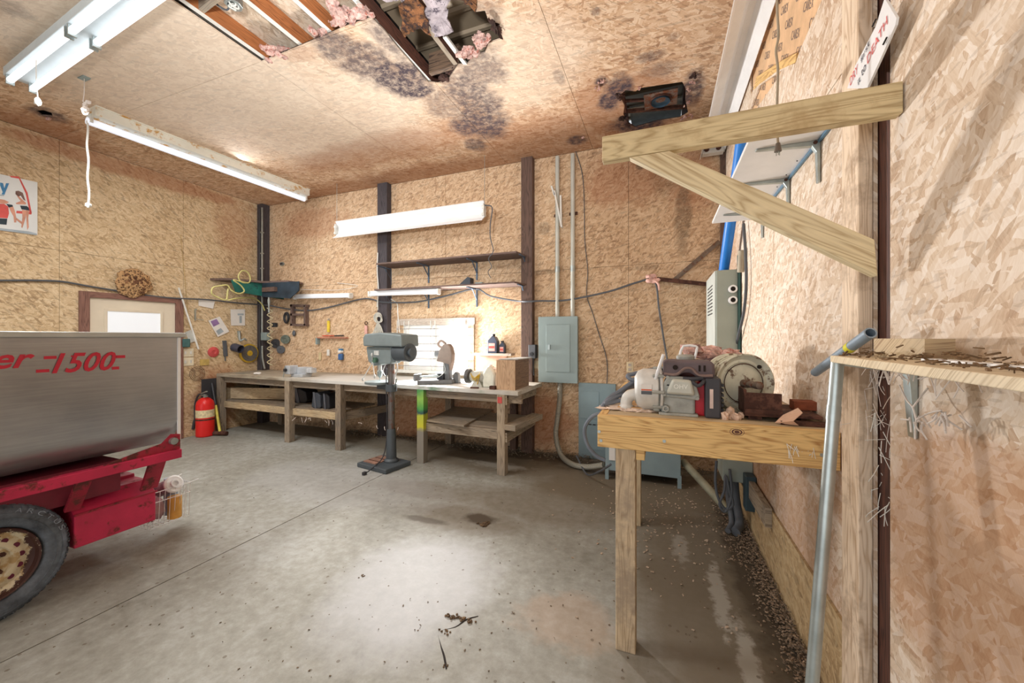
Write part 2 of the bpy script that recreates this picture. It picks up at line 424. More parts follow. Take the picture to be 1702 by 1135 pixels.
# slab with a sawn control joint: two pours with a thin groove between, over a dark bed
joint = [PZ(157, 1030, 0), PZ(420, 895, 0), PZ(590, 805, 0)]
jd = (PZ(590, 812, 0)-PZ(157, 1030, 0)).normalized(); jp = PZ(420, 895, 0)
xj = jp.x
fl.bx(XL-.3, XR+.6, YF, YB+.3, -.12, -.006)
floor = struct(fl.build('floor', m_dark))
s = MB(); s.bx(XL-.2, xj-.004, YF, YB+.2, -.02, 0); s.build('concrete_slab', m_floor, floor)
s = MB(); s.bx(xj+.004, XR+.5, YF, YB+.2, -.02, 0); s.build('concrete_slab', m_floor, floor)

# ceiling
def Zp(u, v): p = PZ(u, v, ZC); return (p.x, p.y)
holeA = [Zp(285, 0), Zp(360, 51), Zp(435, 103), Zp(505, 75), Zp(575, 45), Zp(618, 30), Zp(640, 52), Zp(662, 80), Zp(690, 112), Zp(712, 137), Zp(728, 139), Zp(744, 134), Zp(752, 122), Zp(762, 108), Zp(776, 108), Zp(786, 92), Zp(806, 88), Zp(812, 72), Zp(836, 64), Zp(826, 52), Zp(832, 40), Zp(812, 34), Zp(806, 18), Zp(790, 20), Zp(782, 2), Zp(768, -20), Zp(790, -60), Zp(770, -95), Zp(560, -100), Zp(170, -79)]
holeB = [Zp(1030, 158), Zp(1040, 150), Zp(1056, 152), Zp(1066, 146), Zp(1100, 141), Zp(1134, 136), Zp(1140, 148), Zp(1139, 165), Zp(1144, 188), Zp(1130, 196), Zp(1092, 202), Zp(1056, 212), Zp(1044, 206), Zp(1036, 190), Zp(1038, 176)]
holeC = [Zp(60, 184), Zp(72, 183), Zp(86, 188), Zp(88, 194), Zp(70, 192)]
def cblots():
    L = []
    def e(u, v, ru, rv, s):   # ellipse from pixel centre and half sizes
        c = PZ(u, v, ZC); a = PZ(u+ru, v, ZC); b = PZ(u, v+rv, ZC)
        L.append((c.x, c.y, (a-c).length, (b-c).length, s))
    return L, e
S1, e1 = cblots()
for q in [(560, 78, 48, 26, .8), (612, 105, 58, 34, .85), (665, 130, 56, 34, 1), (648, 62, 34, 36, .75), (690, 150, 42, 16, 1), (740, 175, 40, 26, .6), (790, 165, 46, 44, .85), (798, 205, 56, 30, .95), (800, 110, 50, 40, .7), (790, 240, 20, 12, .8), (800, 30, 40, 40, .5), (1030, 150, 26, 26, 1), (1012, 170, 20, 16, 1), (1060, 205, 50, 16, 1), (1100, 115, 35, 14, .5), (1150, 150, 20, 30, .9), (1080, 95, 26, 10, .6), (960, 232, 20, 9, .9), (1000, 135, 14, 10, .9), (80, 190, 30, 10, .8), (20, 15, 30, 12, .4), (40, 230, 60, 6, .5), (990, 20, 10, 8, .5), (1120, 60, 14, 8, .4), (930, 130, 10, 14, .5)]: e1(*q)
S2, e2 = cblots()
for q in [(640, 250, 260, 22, .45), (900, 235, 140, 40, .5), (1040, 190, 110, 60, .55), (700, 300, 400, 22, .5), (60, 225, 120, 24, .6), (500, 90, 40, 10, .3)]: e2(*q)
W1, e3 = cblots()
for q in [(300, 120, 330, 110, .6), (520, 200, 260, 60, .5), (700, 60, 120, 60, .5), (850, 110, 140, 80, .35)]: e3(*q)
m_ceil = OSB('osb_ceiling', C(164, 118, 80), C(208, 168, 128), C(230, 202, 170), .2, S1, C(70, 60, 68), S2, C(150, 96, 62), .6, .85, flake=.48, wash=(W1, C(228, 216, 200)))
fnc = lambda a, b: (a, b, ZC)
up = (0, 0, 1)
holes = [holeA, holeB, holeC]
mb = cut_sheet((XL-.1, XR+.1, YF, YB+.1), holes, lambda a, b: (a, b, ZC+.0135), up, .004)
ceiling = struct(mb.build('ceiling', m_dark))
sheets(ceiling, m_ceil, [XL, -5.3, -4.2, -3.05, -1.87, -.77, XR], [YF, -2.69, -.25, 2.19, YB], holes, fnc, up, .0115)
# broken panel flap and roof structure above the opening
def joist(u, du, name='rafter', m=m_rafter, z0=ZC+.018, h=.115, y0=-1.5, y1=4.6, w_=.038, v=0):
    x = PZ(u, v, ZC).x; b = MB(); b.bx(x, x+w_, y0, y1, z0, z0+h); b.build(name, m, ceiling)
    return x
for u, mm in ((291, m_rafter), (398, m_rafter), (481, m_rafter), (582, m_rafterdark), (668, m_rafterdark)):
    joist(u, 0, 'rafter', mm)
    x = PZ(u, 0, ZC).x; b = MB(); b.bx(x-.001, x+.037, -1.5, 4.6, ZC+.0165, ZC+.0185); b.build('rafter_edge', m_whitedirty if u < 650 else m_grey, ceiling)
joist(820, 0, 'rafter', m_rafterdark); joist(1000, 0, 'rafter', m_rafterdark); joist(1180, 0, 'rafter', m_rafterdark)
p = PZ(452, 0, ZC+.05)
b = MB(); b.beam((-3.02, 1.72, ZC+.075), (-2.0, 1.60, ZC+.075), .038, .11, (0, 0, 1)); b.build('ceiling_brace', m_grey, ceiling)
b = MB(); b.bx(-3.6, -2.04, -1.6, 4.65, ZC+.135, ZC+.147); b.build('roof_deck', OSB('osb_deck', C(176, 146, 116), C(212, 190, 162), C(228, 214, 194), .7, spots2=[(-2.6, 2.2, .35, .35, .8), (-2.2, 1.9, .5, .18, .8)], spotc2=C(140, 100, 56)), ceiling)
def metal_roof():
    n = NT('brown_metal_roof'); n.base(C(150, 134, 112)); n.rough(.5); n.b.inputs['Metallic'].default_value = .2; return n.m
b = MB(); prof = []
y = -1.6
while y < 4.6:
    prof += [(y, 0), (y+.13, 0), (y+.145, -.02), (y+.175, -.02), (y+.19, 0), (y+.205, 0)]; y += .228
prof2 = prof+[(q[0], q[1]+.012) for q in prof[::-1]]
b.prism([(q[0], q[1]) for q in prof2], (-2.03, 0, ZC+.32), (0, 1, 0), (0, 0, 1), 2.9)
b.build('metal_roofing', metal_roof(), ceiling)
b = MB(); b.bx(XL-.2, XR+.4, YF, YB+.2, ZC+.45, ZC+.5); b.build('attic_cover', m_dark, ceiling)
b = MB()
for x in (-1.2, .2): b.bx(x, x+.09, -1.5, 4.6, ZC+.16, ZC+.3)
b.build('purlin', m_rafterdark, ceiling)
# blocking at the end of the torn strip
b = MB(); b.beam(PZ(715, 108, ZC+.1), PZ(764, 92, ZC+.1), .04, .17); b.build('blocking', WOOD('mouldy_block', C(110, 88, 70), C(34, 26, 26), .8, stain=C(26, 20, 24)), ceiling)
b = MB(); b.beam(PZ(739, 60, ZC+.012), PZ(775, 108, ZC+.012), .03, .02); b.build('loose_batten', m_whitedirty, ceiling)
# hanging rags of the torn board and insulation
m_torn = M('torn_board', C(124, 82, 50), .95, 0, .8, 14, 1, .5, C(44, 26, 24))
m_tornpale = M('torn_board_pale', C(176, 166, 172), .9, 0, .35, 12, 1, .3, C(84, 76, 88))
m_mould = M('mouldy_fluff', C(70, 48, 42), .95, 0, .5, 12, .8)
def rag(pts, m, name='torn_board', drop=.02, seed=0, parent=ceiling):
    # ragged flat scrap with an uneven outline, thickness ~1 cm
    rnd = random.Random(seed); P = [PZ(u, v, ZC-drop*rnd.random()) for u, v in pts]; out = []
    for i, p in enumerate(P):
        q = P[(i+1) % len(P)]; out.append(p)
        for t in (.25, .5, .75): out.append(p.lerp(q, t)+V((rnd.uniform(-.018, .018), rnd.uniform(-.018, .018), rnd.uniform(-.01, .01))))
    c = sum(out, V())/len(out); vs = out+[c]+[p+V((0, 0, .011)) for p in out]+[c+V((0, 0, .011))]; n = len(out)
    fs = [(i, (i+1) % n, n) for i in range(n)]+[((i+1) % n+n+1, i+n+1, 2*n+1) for i in range(n)]+[(i, i+n+1, (i+1) % n+n+1, (i+1) % n) for i in range(n)]
    MB().add(vs, [tuple(f)[::-1] for f in fs]).build(name, m, parent)
rag([(662, 10), (672, 62), (680, 56), (698, 48), (716, 60), (704, 20), (690, -10)], m_torn, seed=1, drop=.07)
rag([(704, -20), (704, 20), (716, 44), (722, 62), (740, 58), (754, 54), (744, 34), (742, 10), (756, -20)], m_tornpale, seed=2)
rag([(756, -30), (762, -5), (778, 8), (790, 22), (792, 2), (786, -20)], m_torn, seed=3)
rag([(630, -12), (642, 4), (660, 2), (676, 8), (690, -4), (680, -30)], m_tornpale, seed=4)
rag([(812, 36), (820, 52), (836, 66), (826, 46), (818, 34)], m_mould, seed=5, drop=.05)
def fluff(name, u, v, r, m, sd, sc=(1, 1, .6), z=ZC, k=9, parent=ceiling):
    rnd = random.Random(sd); b = MB(); c = PZ(u, v, z)
    for i in range(k):
        d = V((rnd.gauss(0, 1), rnd.gauss(0, 1), rnd.gauss(0, .6)))*r*.5
        b.ball(c+d, r*rnd.uniform(.3, .62), (rnd.uniform(.7, 1.3)*sc[0], rnd.uniform(.7, 1.3)*sc[1], sc[2]), .9, sd+i, 9, 3)
    return tag(b.build(name, m, parent), kind='stuff')
for i, (u, v, r, z) in enumerate([(452, 88, .07, 3.72), (467, 83, .06, 3.73), (537, 52, .06, 3.73), (528, 60, .05, 3.75), (573, 28, .08, 3.72), (585, 20, .05, 3.72), (604, 22, .05, 3.7), (778, 88, .05, 3.7), (792, 72, .05, 3.68), (806, 64, .05, 3.69), (768, 92, .045, 3.7)]):
    fluff('insulation_tuft', u, v, r, m_insul, 20+i, z=z)
for i, (u, v, r, z) in enumerate([(735, 128, .05, 3.72), (750, 120, .045, 3.73), (828, 50, .03, 3.69), (1032, 158, .04, 3.7), (1036, 192, .05, 3.71), (1044, 206, .03, 3.7), (1152, 126, .03, 3.7)]):
    fluff('mould_tuft', u, v, r, m_mould, 60+i, z=z)
for i, (u, v, r) in enumerate([(996, 145, .03), (1000, 136, .022), (1064, 146, .02), (1145, 150, .025), (1143, 172, .025), (1150, 138, .025), (1138, 194, .03), (1148, 192, .025), (970, 228, .02), (82, 197, .03), (790, 86, .04)]):
    fluff('insulation_tuft', u, v, r, m_insul, 90+i, z=ZC-.01, sc=(.8, .8, .8), k=5)
# junction box hanging in the opening
t = thing('junction_box', 'grey electrical junction box with loose wires in the ceiling hole', 'electrical box', PZ(388, 4, ZC+.02))
b = MB(); c = PZ(388, 2, ZC+.05)
b.lathe([(.035, 0), (.055, 0), (.055, .05), (.0, .05)], c-V((0, 0, .03)), (0, 0, 1), 8); b.build('box_shell', m_steel, t, bevel=.003)
b = MB()
for i in range(5): b.tube([c+V((.02*math.cos(i*1.3), .02*math.sin(i*1.3), 0)), c+V((.03*math.cos(i*1.3+1), .03*math.sin(i*1.3+1), -.035)), c+V((.01*math.cos(i*2), .02*math.sin(i), -.045))], .006, 6)
b.build('wire_connector', m_whitedirty, t)
b = MB(); b.tube([c+V((-.03, 0, .02)), c+V((-.12, .03, .0)), c+V((-.16, -.05, .03)), c+V((-.1, -.2, .05))], .006, 7); b.build('cable', m_cable, t)
# extractor fan in the right-hand hole
t = thing('exhaust_fan', 'dark round exhaust fan housing inside the small ceiling hole', 'fan', PZ(1096, 172, ZC+.06))
b = MB(); c = PZ(1098, 172, ZC+.005)
b.box(c+V((0, 0, .04)), (.30, .26, .01)); b.build('mounting_plate', M('fan_plate', C(116, 104, 96), .6, .3, .3, 12, 0, .6), t)
b = MB(); b.torus(c+V((0, 0, .034)), (0, 0, 1), .09, .012); b.build('fan_ring', m_rust, t, True)
b = MB(); b.lathe([(.085, 0), (.08, .02), (.03, .03), (0, .03)], c+V((0, 0, .008)), (0, 0, 1), 24); b.build('fan_hub', M('blue_black', C(60, 88, 108), .4, .3), t, True)
b = MB(); b.beam(PZ(1030, 186, ZC+.06), PZ(1150, 176, ZC+.06), .03, .03); b.beam(PZ(1036, 168, ZC+.07), PZ(1070, 166, ZC+.07), .03, .02); b.build('fan_bracket', m_rust, t)
b = MB(); b.bx(c.x-.3, c.x+.2, c.y+.14, c.y+.9, ZC+.1, ZC+.12); b.build('duct_sheet', m_steel, ceiling)

# back wall
wb = MB(); wb_sheet = cut_sheet((XL-.1, XR+.1, -.1, ZC+.02), [[(-3.50, .98), (-2.44, .98), (-2.44, 1.62), (-3.50, 1.62)]], lambda a, b: (a, YB+.013, b), (0, 1, 0), .01)
wall_back = struct(wb_sheet.build('wall_back', m_dark))
win = [[(-3.50, .98), (-2.44, .98), (-2.44, 1.62), (-3.50, 1.62)]]
def bl(L):
    out = []
    for u, v, ru, rv, s_ in L:
        c = BW(u, v); out.append((c.x, c.z, (BW(u+ru, v)-c).length, (BW(u, v+rv)-c).length, s_))
    return out
m_back = OSB('osb_back', spots=bl([(1135, 360, 16, 70, .6), (1110, 300, 30, 30, .3), (905, 380, 14, 12, .5), (905, 452, 20, 5, .5), (1070, 445, 30, 5, .4), (1064, 276, 8, 8, .9), (760, 735, 120, 18, .7), (930, 770, 90, 22, .7), (560, 715, 90, 14, .7)]),
             spotc=C(92, 78, 62), spots2=bl([(900, 700, 60, 50, .55), (760, 690, 100, 30, .5), (1040, 300, 90, 50, .4), (1150, 300, 50, 60, .4), (520, 370, 60, 30, .35), (680, 700, 40, 50, .5)]), spotc2=C(160, 96, 62), **{**OL, 'dark': C(136, 98, 66), 'mid': C(204, 166, 124), 'light': C(230, 202, 164)})
sheets(wall_back, m_back, [XL, -5.2, -4.0, -2.8, -1.6, -.36, XR], [.0, 2.28, ZC], win, lambda a, b: (a, YB, b), (0, 1, 0))
# left wall
m_left = OSB('osb_left', C(146, 112, 74), C(206, 176, 130), C(230, 208, 168), 1.1, spots=[(3.75, .45, .30, .28, .5)], spotc=C(120, 60, 44), spots2=[(3.9, .5, .35, .6, .6), (4.2, 3.2, .4, .5, .3), (3.0, 3.6, 1.6, .12, .5)], spotc2=C(160, 92, 60))
wl = MB(); wl.bx(XL-.1, XL-.013, YF, YB+.1, -.1, ZC+.4); wall_left = struct(wl.build('wall_left', m_dark))
sheets(wall_left, m_left, [YF, -2.6, -1.4, -.2, 1.0, 2.22, 3.44, YB], [0, 2.44, ZC], [[(2.44, -.1), (3.36, -.1), (3.36, 1.95), (2.44, 1.95)]], lambda a, b: (XL, a, b), (-1, 0, 0))
# right wall, with a notch open to the insulation
def Rp(u, v): p = RW(u, v); return (p.y, p.z)
notch = [Rp(1262, 132), Rp(1290, 117), Rp(1322, 105), Rp(1330, 82), Rp(1366, 0), Rp(1390, -60), (1.7, 3.9), (3.4, 3.9), (3.4, 3.3)]
notch2 = [Rp(1244, 190), Rp(1262, 142), Rp(1300, 116), Rp(1294, 128), Rp(1256, 182)]
slot = [(1.470, .16), (1.567, .16), (1.567, 3.75), (1.470, 3.75)]
m_right = OSB('osb_right', C(172, 130, 92), C(216, 192, 164), C(238, 226, 212), 1.0, fscale=1.05, flake=.40, speck=.16,
              spots2=[(1.25, .98, .26, .30, .5), (3.5, .45, .9, .45, .55), (2.3, .5, .5, .5, .5), (1.8, .9, .35, .2, .45), (1.1, .85, .5, .35, .5), (4.3, 1.6, .5, 1.8, .35), (1.1, 1.15, .4, .1, .5)], spotc2=C(172, 116, 68),
              spots=[(3.2, .12, 1.6, .16, .35), (2.1, .55, .1, .3, .4)], spotc=C(120, 94, 62))
wr = MB(); wr.bx(XR+.12, XR+.2, YF, YB+.1, -.1, ZC+.4); wall_right = struct(wr.build('wall_right', m_dark))
sheets(wall_right, m_right, [YF, -2.2, -1.0, .25, 1.470, 1.567, 2.75, 3.95, YB], [0, 2.44, ZC], [notch, notch2, slot], lambda a, b: (XR, a, b), (1, 0, 0))
b = MB()
b.slab([V((XR+.016, y, z)) for y, z in [(1.76, 2.84), (3.5, 2.84), (3.5, 3.69), (1.76, 3.69)]], (1, 0, 0), .01)
kraft = b.build('insulation_facing', M('kraft_paper', C(224, 186, 146), .7, 0, .14, 7), wall_right)
for i in range(10):
    for j in range(6):
        yy = 3.34-.19*i+(j % 2)*.08; zz = 2.9+.14*j
        if yy < 1.95 or zz > 3.65: continue
        text('CAREX', (XR+.0155, yy, zz), (0, -.86, -.5), (0, -.5, .86),   .155, .042, M('kraft_ink', C(130, 116, 112), .8) if 'kraft_ink' not in bpy.data.materials else bpy.data.materials['kraft_ink'], wall_right, 'printed_word', thick=.0006)
b = MB(); P_ = [RW(1257, 128, 0), RW(1300, 100, 0), RW(1324, 88, 0), RW(1322, 104, 0), RW(1292, 118, 0), RW(1262, 140, 0), RW(1252, 150, 0)]
b.slab(P_, (1, 0, 0), .035); b.build('split_batten', m_pine, wall_right)
b = MB(); b.bx(XR+.028, XR+.1, 2.0, 4.6, 2.70, 3.1); b.build('girt', m_rafterdark, wall_right)
# posts
def post(x0, x1, y0, y1, m, nm, z1=ZC): 
    b = MB(); b.bx(x0, x1, y0, y1, 0, z1); o = b.build(nm, m, None, bevel=.004); struct(o); return o
p1 = BW(627, 400, .1).x; p2 = BW(643, 400, .1).x
post(p1, p2, YB-.1, YB, m_postdark, 'trim_1')
p1 = BW(866, 400, .1).x; p2 = BW(884.5, 400, .1).x
post(p1, p2, YB-.1, YB, m_post, 'trim_2')
post(XL, XL+.13, YB-.13, YB, m_postdark, 'trim_3')
b = MB(); b.bx(XR+.016, XR+.11, 1.44, 1.74, .16, ZC); struct(b.build('trim_4', WOOD('dark_red_post', C(86, 52, 42), C(44, 26, 24), .6), None))
b = MB(); b.bx(XR-.038, XR, 1.567, 1.69, 0, ZC); struct(b.build('trim_5', WOOD('pale_board', C(226, 206, 182), C(186, 156, 124), .7, stain=C(150, 124, 98)), None, bevel=.003))
b = MB(); b.bx(XR-.05, XR, YB-.05, YB, 0, ZC); struct(b.build('trim_6', m_post))
# low kick boards of the right wall
b = MB(); b.bx(XR-.012, XR, 1.70, 4.6, 0, .40); struct(b.build('baseboard_right', OSB('osb_kick', C(140, 108, 66), C(186, 154, 104), C(208, 182, 136), .1, spots2=[(2.4, .1, 2, .2, .5)], spotc2=C(120, 88, 56)), None))
b = MB(); b.bx(XR-.05, XR-.012, 2.72, 3.6, .30, .42); o = b.build('trim_7', m_grey, None, bevel=.003); struct(o)

# window
wy = YB
win_o = thing('window_1', None, None, (-2.97, YB, .98)); struct(win_o)
m_winframe = M('white_window_frame', C(232, 232, 230), .5, 0, .06)
b = MB()
x0, x1, z0, z1 = -3.50, -2.44, .98, 1.62
for a in ((x0, x0+.05, z0, z1), (x1-.05, x1, z0, z1), (x0+.05, x1-.05, z1-.05, z1), (x0+.05, x1-.05, z0, z0+.05), (-3.0, -2.94, z0+.05, z1-.05)): b.bx(a[0], a[1], YB+.0, YB+.06, a[2], a[3])
b.build('window_frame', m_winframe, win_o, bevel=.003)
m_pane = EM('daylit_pane', C(232, 226, 220), .75)
b = MB(); b.bx(x0+.05, -3.0, YB+.035, YB+.04, z0+.05, z1-.05); b.build('pane', m_pane, win_o)
b = MB(); b.bx(-2.94, x1-.05, YB+.035, YB+.04, z0+.05, z1-.05); b.build('pane', m_pane, win_o)
m_bar = M('window_bar', C(150, 148, 146), .5, .4)
for k in range(6):
    zz = z0+.06+k*.105; b = MB(); b.cyl((x0-.1, YB-.04, zz), (x1+.05, YB-.04, zz), .005, n=6); b.build('guard_rod', m_bar, win_o)
for x in (x0-.09, x0+.03, x0+.11, -3.02, -2.95, x1-.04):
    b = MB(); b.bx(x-.006, x+.006, YB-.035, YB-.027, z0-.02, z1+.06); b.build('guard_bar', m_whitedirty, win_o)
m_casing = WOOD('dusty_casing', C(190, 178, 166), C(140, 126, 114), .8)
for a in ((x0-.1, x1+.1, z1, z1+.09), (x1, x1+.09, z0-.05, z1), ):
    b = MB(); b.bx(a[0], a[1], YB-.025, YB, a[2], a[3]); b.build('window_casing', m_casing if a[2] == z1 else m_grey, win_o)
b = MB(); b.bx(x0-.12, x1+.1, YB-.09, YB, z0-.04, z0); b.build('window_sill', m_whitedirty, win_o)
b = MB(); b.bx(x0-.14, x1+.06, YB-.022, YB, z0-.18, z0-.04); b.build('window_apron', m_grey, win_o)

# door in the left wall
d = thing('door_1', None, None, (XL, 2.98, 0)); struct(d)
y0, y1 = LW(130, 500).y, LW(303, 500).y; zt = LW(130, 483).z
m_jamb = WOOD('brown_jamb', C(132, 96, 84), C(92, 62, 54), .7)
for a in ((y0, y0+.09, 0, zt), (y1-.09, y1, 0, zt), (y0+.09, y1-.09, zt-.07, zt)):
    b = MB(); b.bx(XL, XL+.03, a[0], a[1], a[2], a[3]); b.build('door_frame', m_jamb, d, bevel=.003)
m_door = M('cream_door', C(222, 212, 192), .5, 0, .05, 3)
b = MB(); b.bx(XL-.012, XL+.001, y0+.09, y1-.09, .01, zt-.07); leaf = b.build('door_leaf', m_door, d)
ga, gb = LW(178, 520).y, LW(266, 520).y; gz = LW(178, 517).z
b = MB(); b.bx(XL, XL+.004, ga, gb, 1.0, gz); b.build('pane', EM('door_glass', C(228, 234, 240), .5), leaf)
for a in ((ga-.03, ga, .97, gz+.03), (gb, gb+.03, .97, gz+.03), (ga, gb, gz, gz+.03), (ga, gb, .97, 1.0)):
    b = MB(); b.bx(XL, XL+.014, a[0], a[1], a[2], a[3]); b.build('glazing_bead', m_door, leaf, bevel=.003)
b = MB(); b.cyl((XL+.0, y0+.16, .95), (XL+.05, y0+.16, .95), .012); b.ball((XL+.06, y0+.16, .95), .028); b.build('door_handle', m_steel, leaf, True)
# ------------------------------------------------------------------ lights that hang in the shop
m_tube = EM('lit_tube', C(250, 252, 255), 2.2)
m_tubeoff = M('unlit_tube', C(226, 232, 240), .25, 0, .03)
# two-row strip light, upper left
A = V((-4.98, 1.50, 3.50)); B = V((-2.55, 1.34, 3.50)); dx = (B-A).normalized(); sd = V((dx.y, -dx.x, 0))
t = thing('strip_light', 'lit eight-foot double fluorescent strip on the ceiling at upper left', 'ceiling light', A.lerp(B, .5)+V((0, 0, .03)))
b = MB(); b.beam(A+V((0, 0, .11)), B+V((0, 0, .11)), .17, .07); b.build('housing', M('strip_housing', C(196, 206, 210), .5, .1, .05), t, bevel=.004)
b = MB(); b.beam(A+V((0, 0, .165)), B+V((0, 0, .165)), .10, .06); b.build('mounting_rail', m_steel, t)
for k in (0, 1):
    for s_ in (-1, 1):
        p0 = A.lerp(B, .02+.49*k); p1 = A.lerp(B, .49+.49*k); o_ = sd*(.06*s_)+V((0, 0, .035))
        b = MB(); b.cyl(p0+o_, p1+o_, .021, n=14); b.build('tube', m_tube, t, True)
        for q in (p0, p1):
            b = MB(); b.beam(q+o_-dx*.008, q+o_+dx*.008, .045, .07); b.build('lamp_holder', m_steel, t)
b = MB(); q = A.lerp(B, .28)+sd*.08; b.tube([q, q+V((0, 0, -.1)), q+V((.01, 0, -.22)), q+V((0, .01, -.30))], .003, 5); b.ball(q+V((0, .01, -.31)), .018, (1, 1, 1.6), .5, 3); b.build('pull_string', m_whitedirty, t)
# ceiling bracket next to it with dangling shreds
p = PZ(140, 130, ZC-.004)
t = thing('ceiling_hook', 'small grey plate on the ceiling with dangling white shreds, beside the lit strip', 'hook', p)
b = MB(); b.box(p, (.09, .05, .008)); b.build('plate', m_greymetal, t)
b = MB(); b.tube([p, p+V((0, 0, -.12)), p+V((-.02, 0, -.2))], .003, 5)
for k in range(6): b.ball(p+V((random.uniform(-.02, .02), random.uniform(-.02, .02), -.2-.02*k)), .018, nz=.8, seed=k, n=7)
b.build('shred', m_cobweb, t)
# long strip with one tube, along Y
A = V((-5.22, 2.02, 3.56)); B = V((-5.10, 4.36, 3.56))
t = thing('strip_light', 'rust-stained strip light with one long lit tube, running back along the ceiling', 'ceiling light', A.lerp(B, .5)+V((0, 0, .06)))
m_strip = M('stained_enamel', C(228, 226, 214), .5, .1, .06, 4, 0, .35, C(196, 150, 80))
b = MB(); b.beam(A+V((.03, 0, .09)), B+V((.03, 0, .09)), .13, .09); b.build('housing', m_strip, t, bevel=.004)
b = MB(); b.beam(A+V((.02, 0, .137)), B+V((.02, 0, .137)), .18, .012); b.build('mounting_rail', m_strip, t)
b = MB(); b.cyl(A+V((-.02, -.02, .005)), B+V((-.02, 0, .005)), .034, n=16); b.build('tube', EM('long_tube', C(226, 232, 244), .8), t, True)  # tube glows faintly; an added area lamp beneath carries its light
for q in (A, B):
    b = MB(); b.beam(q+V((-.01, -.012, .03)), q+V((-.01, .012, .03)), .07, .08); b.build('lamp_holder', m_whitedirty, t)
q = A+V((-.01, -.02, .0)); pts = []
for k in range(12): pts.append(q+V((.012*math.sin(k*1.5)+.008*k*.3, 0, -.075*k)))
b = MB(); b.tube(pts, .009, 6); b.ball(pts[-1], .025, (1, 1, 1), .4, 2); b.build('pull_cord', m_whitedirty, t, True)
# hanging reflector fixture, tubes missing, facing the room
t = thing('reflector_light', 'white hanging shop-light reflector without tubes above the wall shelves', 'hanging light', (-3.24, 4.3, 2.88))
X0, X1 = -4.44, -2.05
prof = [(4.30, 3.13), (4.345, 3.075), (4.36, 3.03), (4.345, 2.99), (4.31, 2.93), (4.25, 2.885), (4.256, 2.879), (4.318, 2.924), (4.356, 2.99), (4.372, 3.03), (4.352, 3.08), (4.304, 3.138)]
b = MB(); b.prism([(q[0], q[1]) for q in prof], (X0, 0, 0), (0, 1, 0), (0, 0, 1), X1-X0); b.build('reflector', m_white, t)
b = MB(); b.bx(X0+.02, X1-.02, 4.335, 4.39, 2.985, 3.06); b.build('ballast_cover', m_white, t, bevel=.004)
for x in (X0, X1):
    s_ = 1 if x < -3 else -1
    b = MB(); b.bx(x-.006, x+.006, 4.29, 4.36, 2.95, 3.10); b.build('end_plate', m_whitedirty, t)
    for z in (2.965, 3.055):
        b = MB(); b.cyl((x+.02*s_, 4.30, z), (x-.012*s_, 4.30, z), .019, n=10); b.build('lamp_holder', m_whitedirty, t, True)
    b = MB(); b.tube([(x, 4.33, 3.10), (x, 4.33, ZC)], .003, 5); b.build('hanging_wire', m_steel, t)
b = MB(); q = V((X1+.01, 4.32, 3.08)); P = [q]
for u, v in ((818, 345), (815, 372), (815, 395), (820, 417), (812, 430), (817, 443), (811, 452), (816, 462)): P.append(PY(u, v, 4.30))
b.tube(P, lambda f: .008-.004*f, 6); b.build('power_cord', m_cable, t, True)
# short strip above the bench, left
def strip(u0, v0, u1, v1, y, label, z_h=.05, two=False):
    a, c = PY(u0, v0, y), PY(u1, v1, y)
    t = thing('wall_strip_light', label, 'wall light', a.lerp(c, .5)-V((0, 0, .03)))
    b = MB(); b.beam(a, c, .06, .07); b.build('housing', m_white, t, bevel=.004)
    b = MB(); b.beam(a-V((0, .035, .02)), c-V((0, .035, .02)), .028, .028); b.build('tube', m_tubeoff, t)
    for q in (a, c):
        b = MB(); b.box(q-V((0, .03, .01)), (.02, .06, .075)); b.build('lamp_holder', m_whitedirty, t)
    return t
t = strip(492, 493, 585, 491, 4.55, 'short white fluorescent strip on the back wall left of the window')
t2 = strip(617, 488, 731, 484, 4.38, 'white twin-tube strip fixed beneath the lower wall shelf')
# fixture in the upper right corner
t = thing('reflector_light', 'wide white reflector trough under the ceiling along the right wall', 'ceiling light', (.5, 3.4, 3.4))
b = MB(); prof = [(.385, 3.36), (.41, 3.42), (.47, 3.45), (.50, 3.50), (.54, 3.50), (.57, 3.45), (.615, 3.40), (.62, 3.41), (.575, 3.462), (.545, 3.512), (.495, 3.512), (.465, 3.462), (.40, 3.43), (.38, 3.36)]
b.prism(prof[::-1], (0, 2.35, 0), (1, 0, 0), (0, 0, 1), -2.25); b.build('reflector', m_white, t)
b = MB(); b.bx(.40, .60, 4.52, 4.6, 3.38, 3.47); b.build('end_plate', m_whitedirty, t)
for x in (.44, .55):
    b = MB(); b.cyl((x, 4.45, 3.42), (x, 4.53, 3.42), .024, n=10); b.build('lamp_holder', m_rust, t, True)
for y in (2.9, 4.2):
    b = MB(); b.tube([(.52, y, 3.51), (.52, y, ZC)], .003, 5); b.build('hanging_wire', m_steel, t)

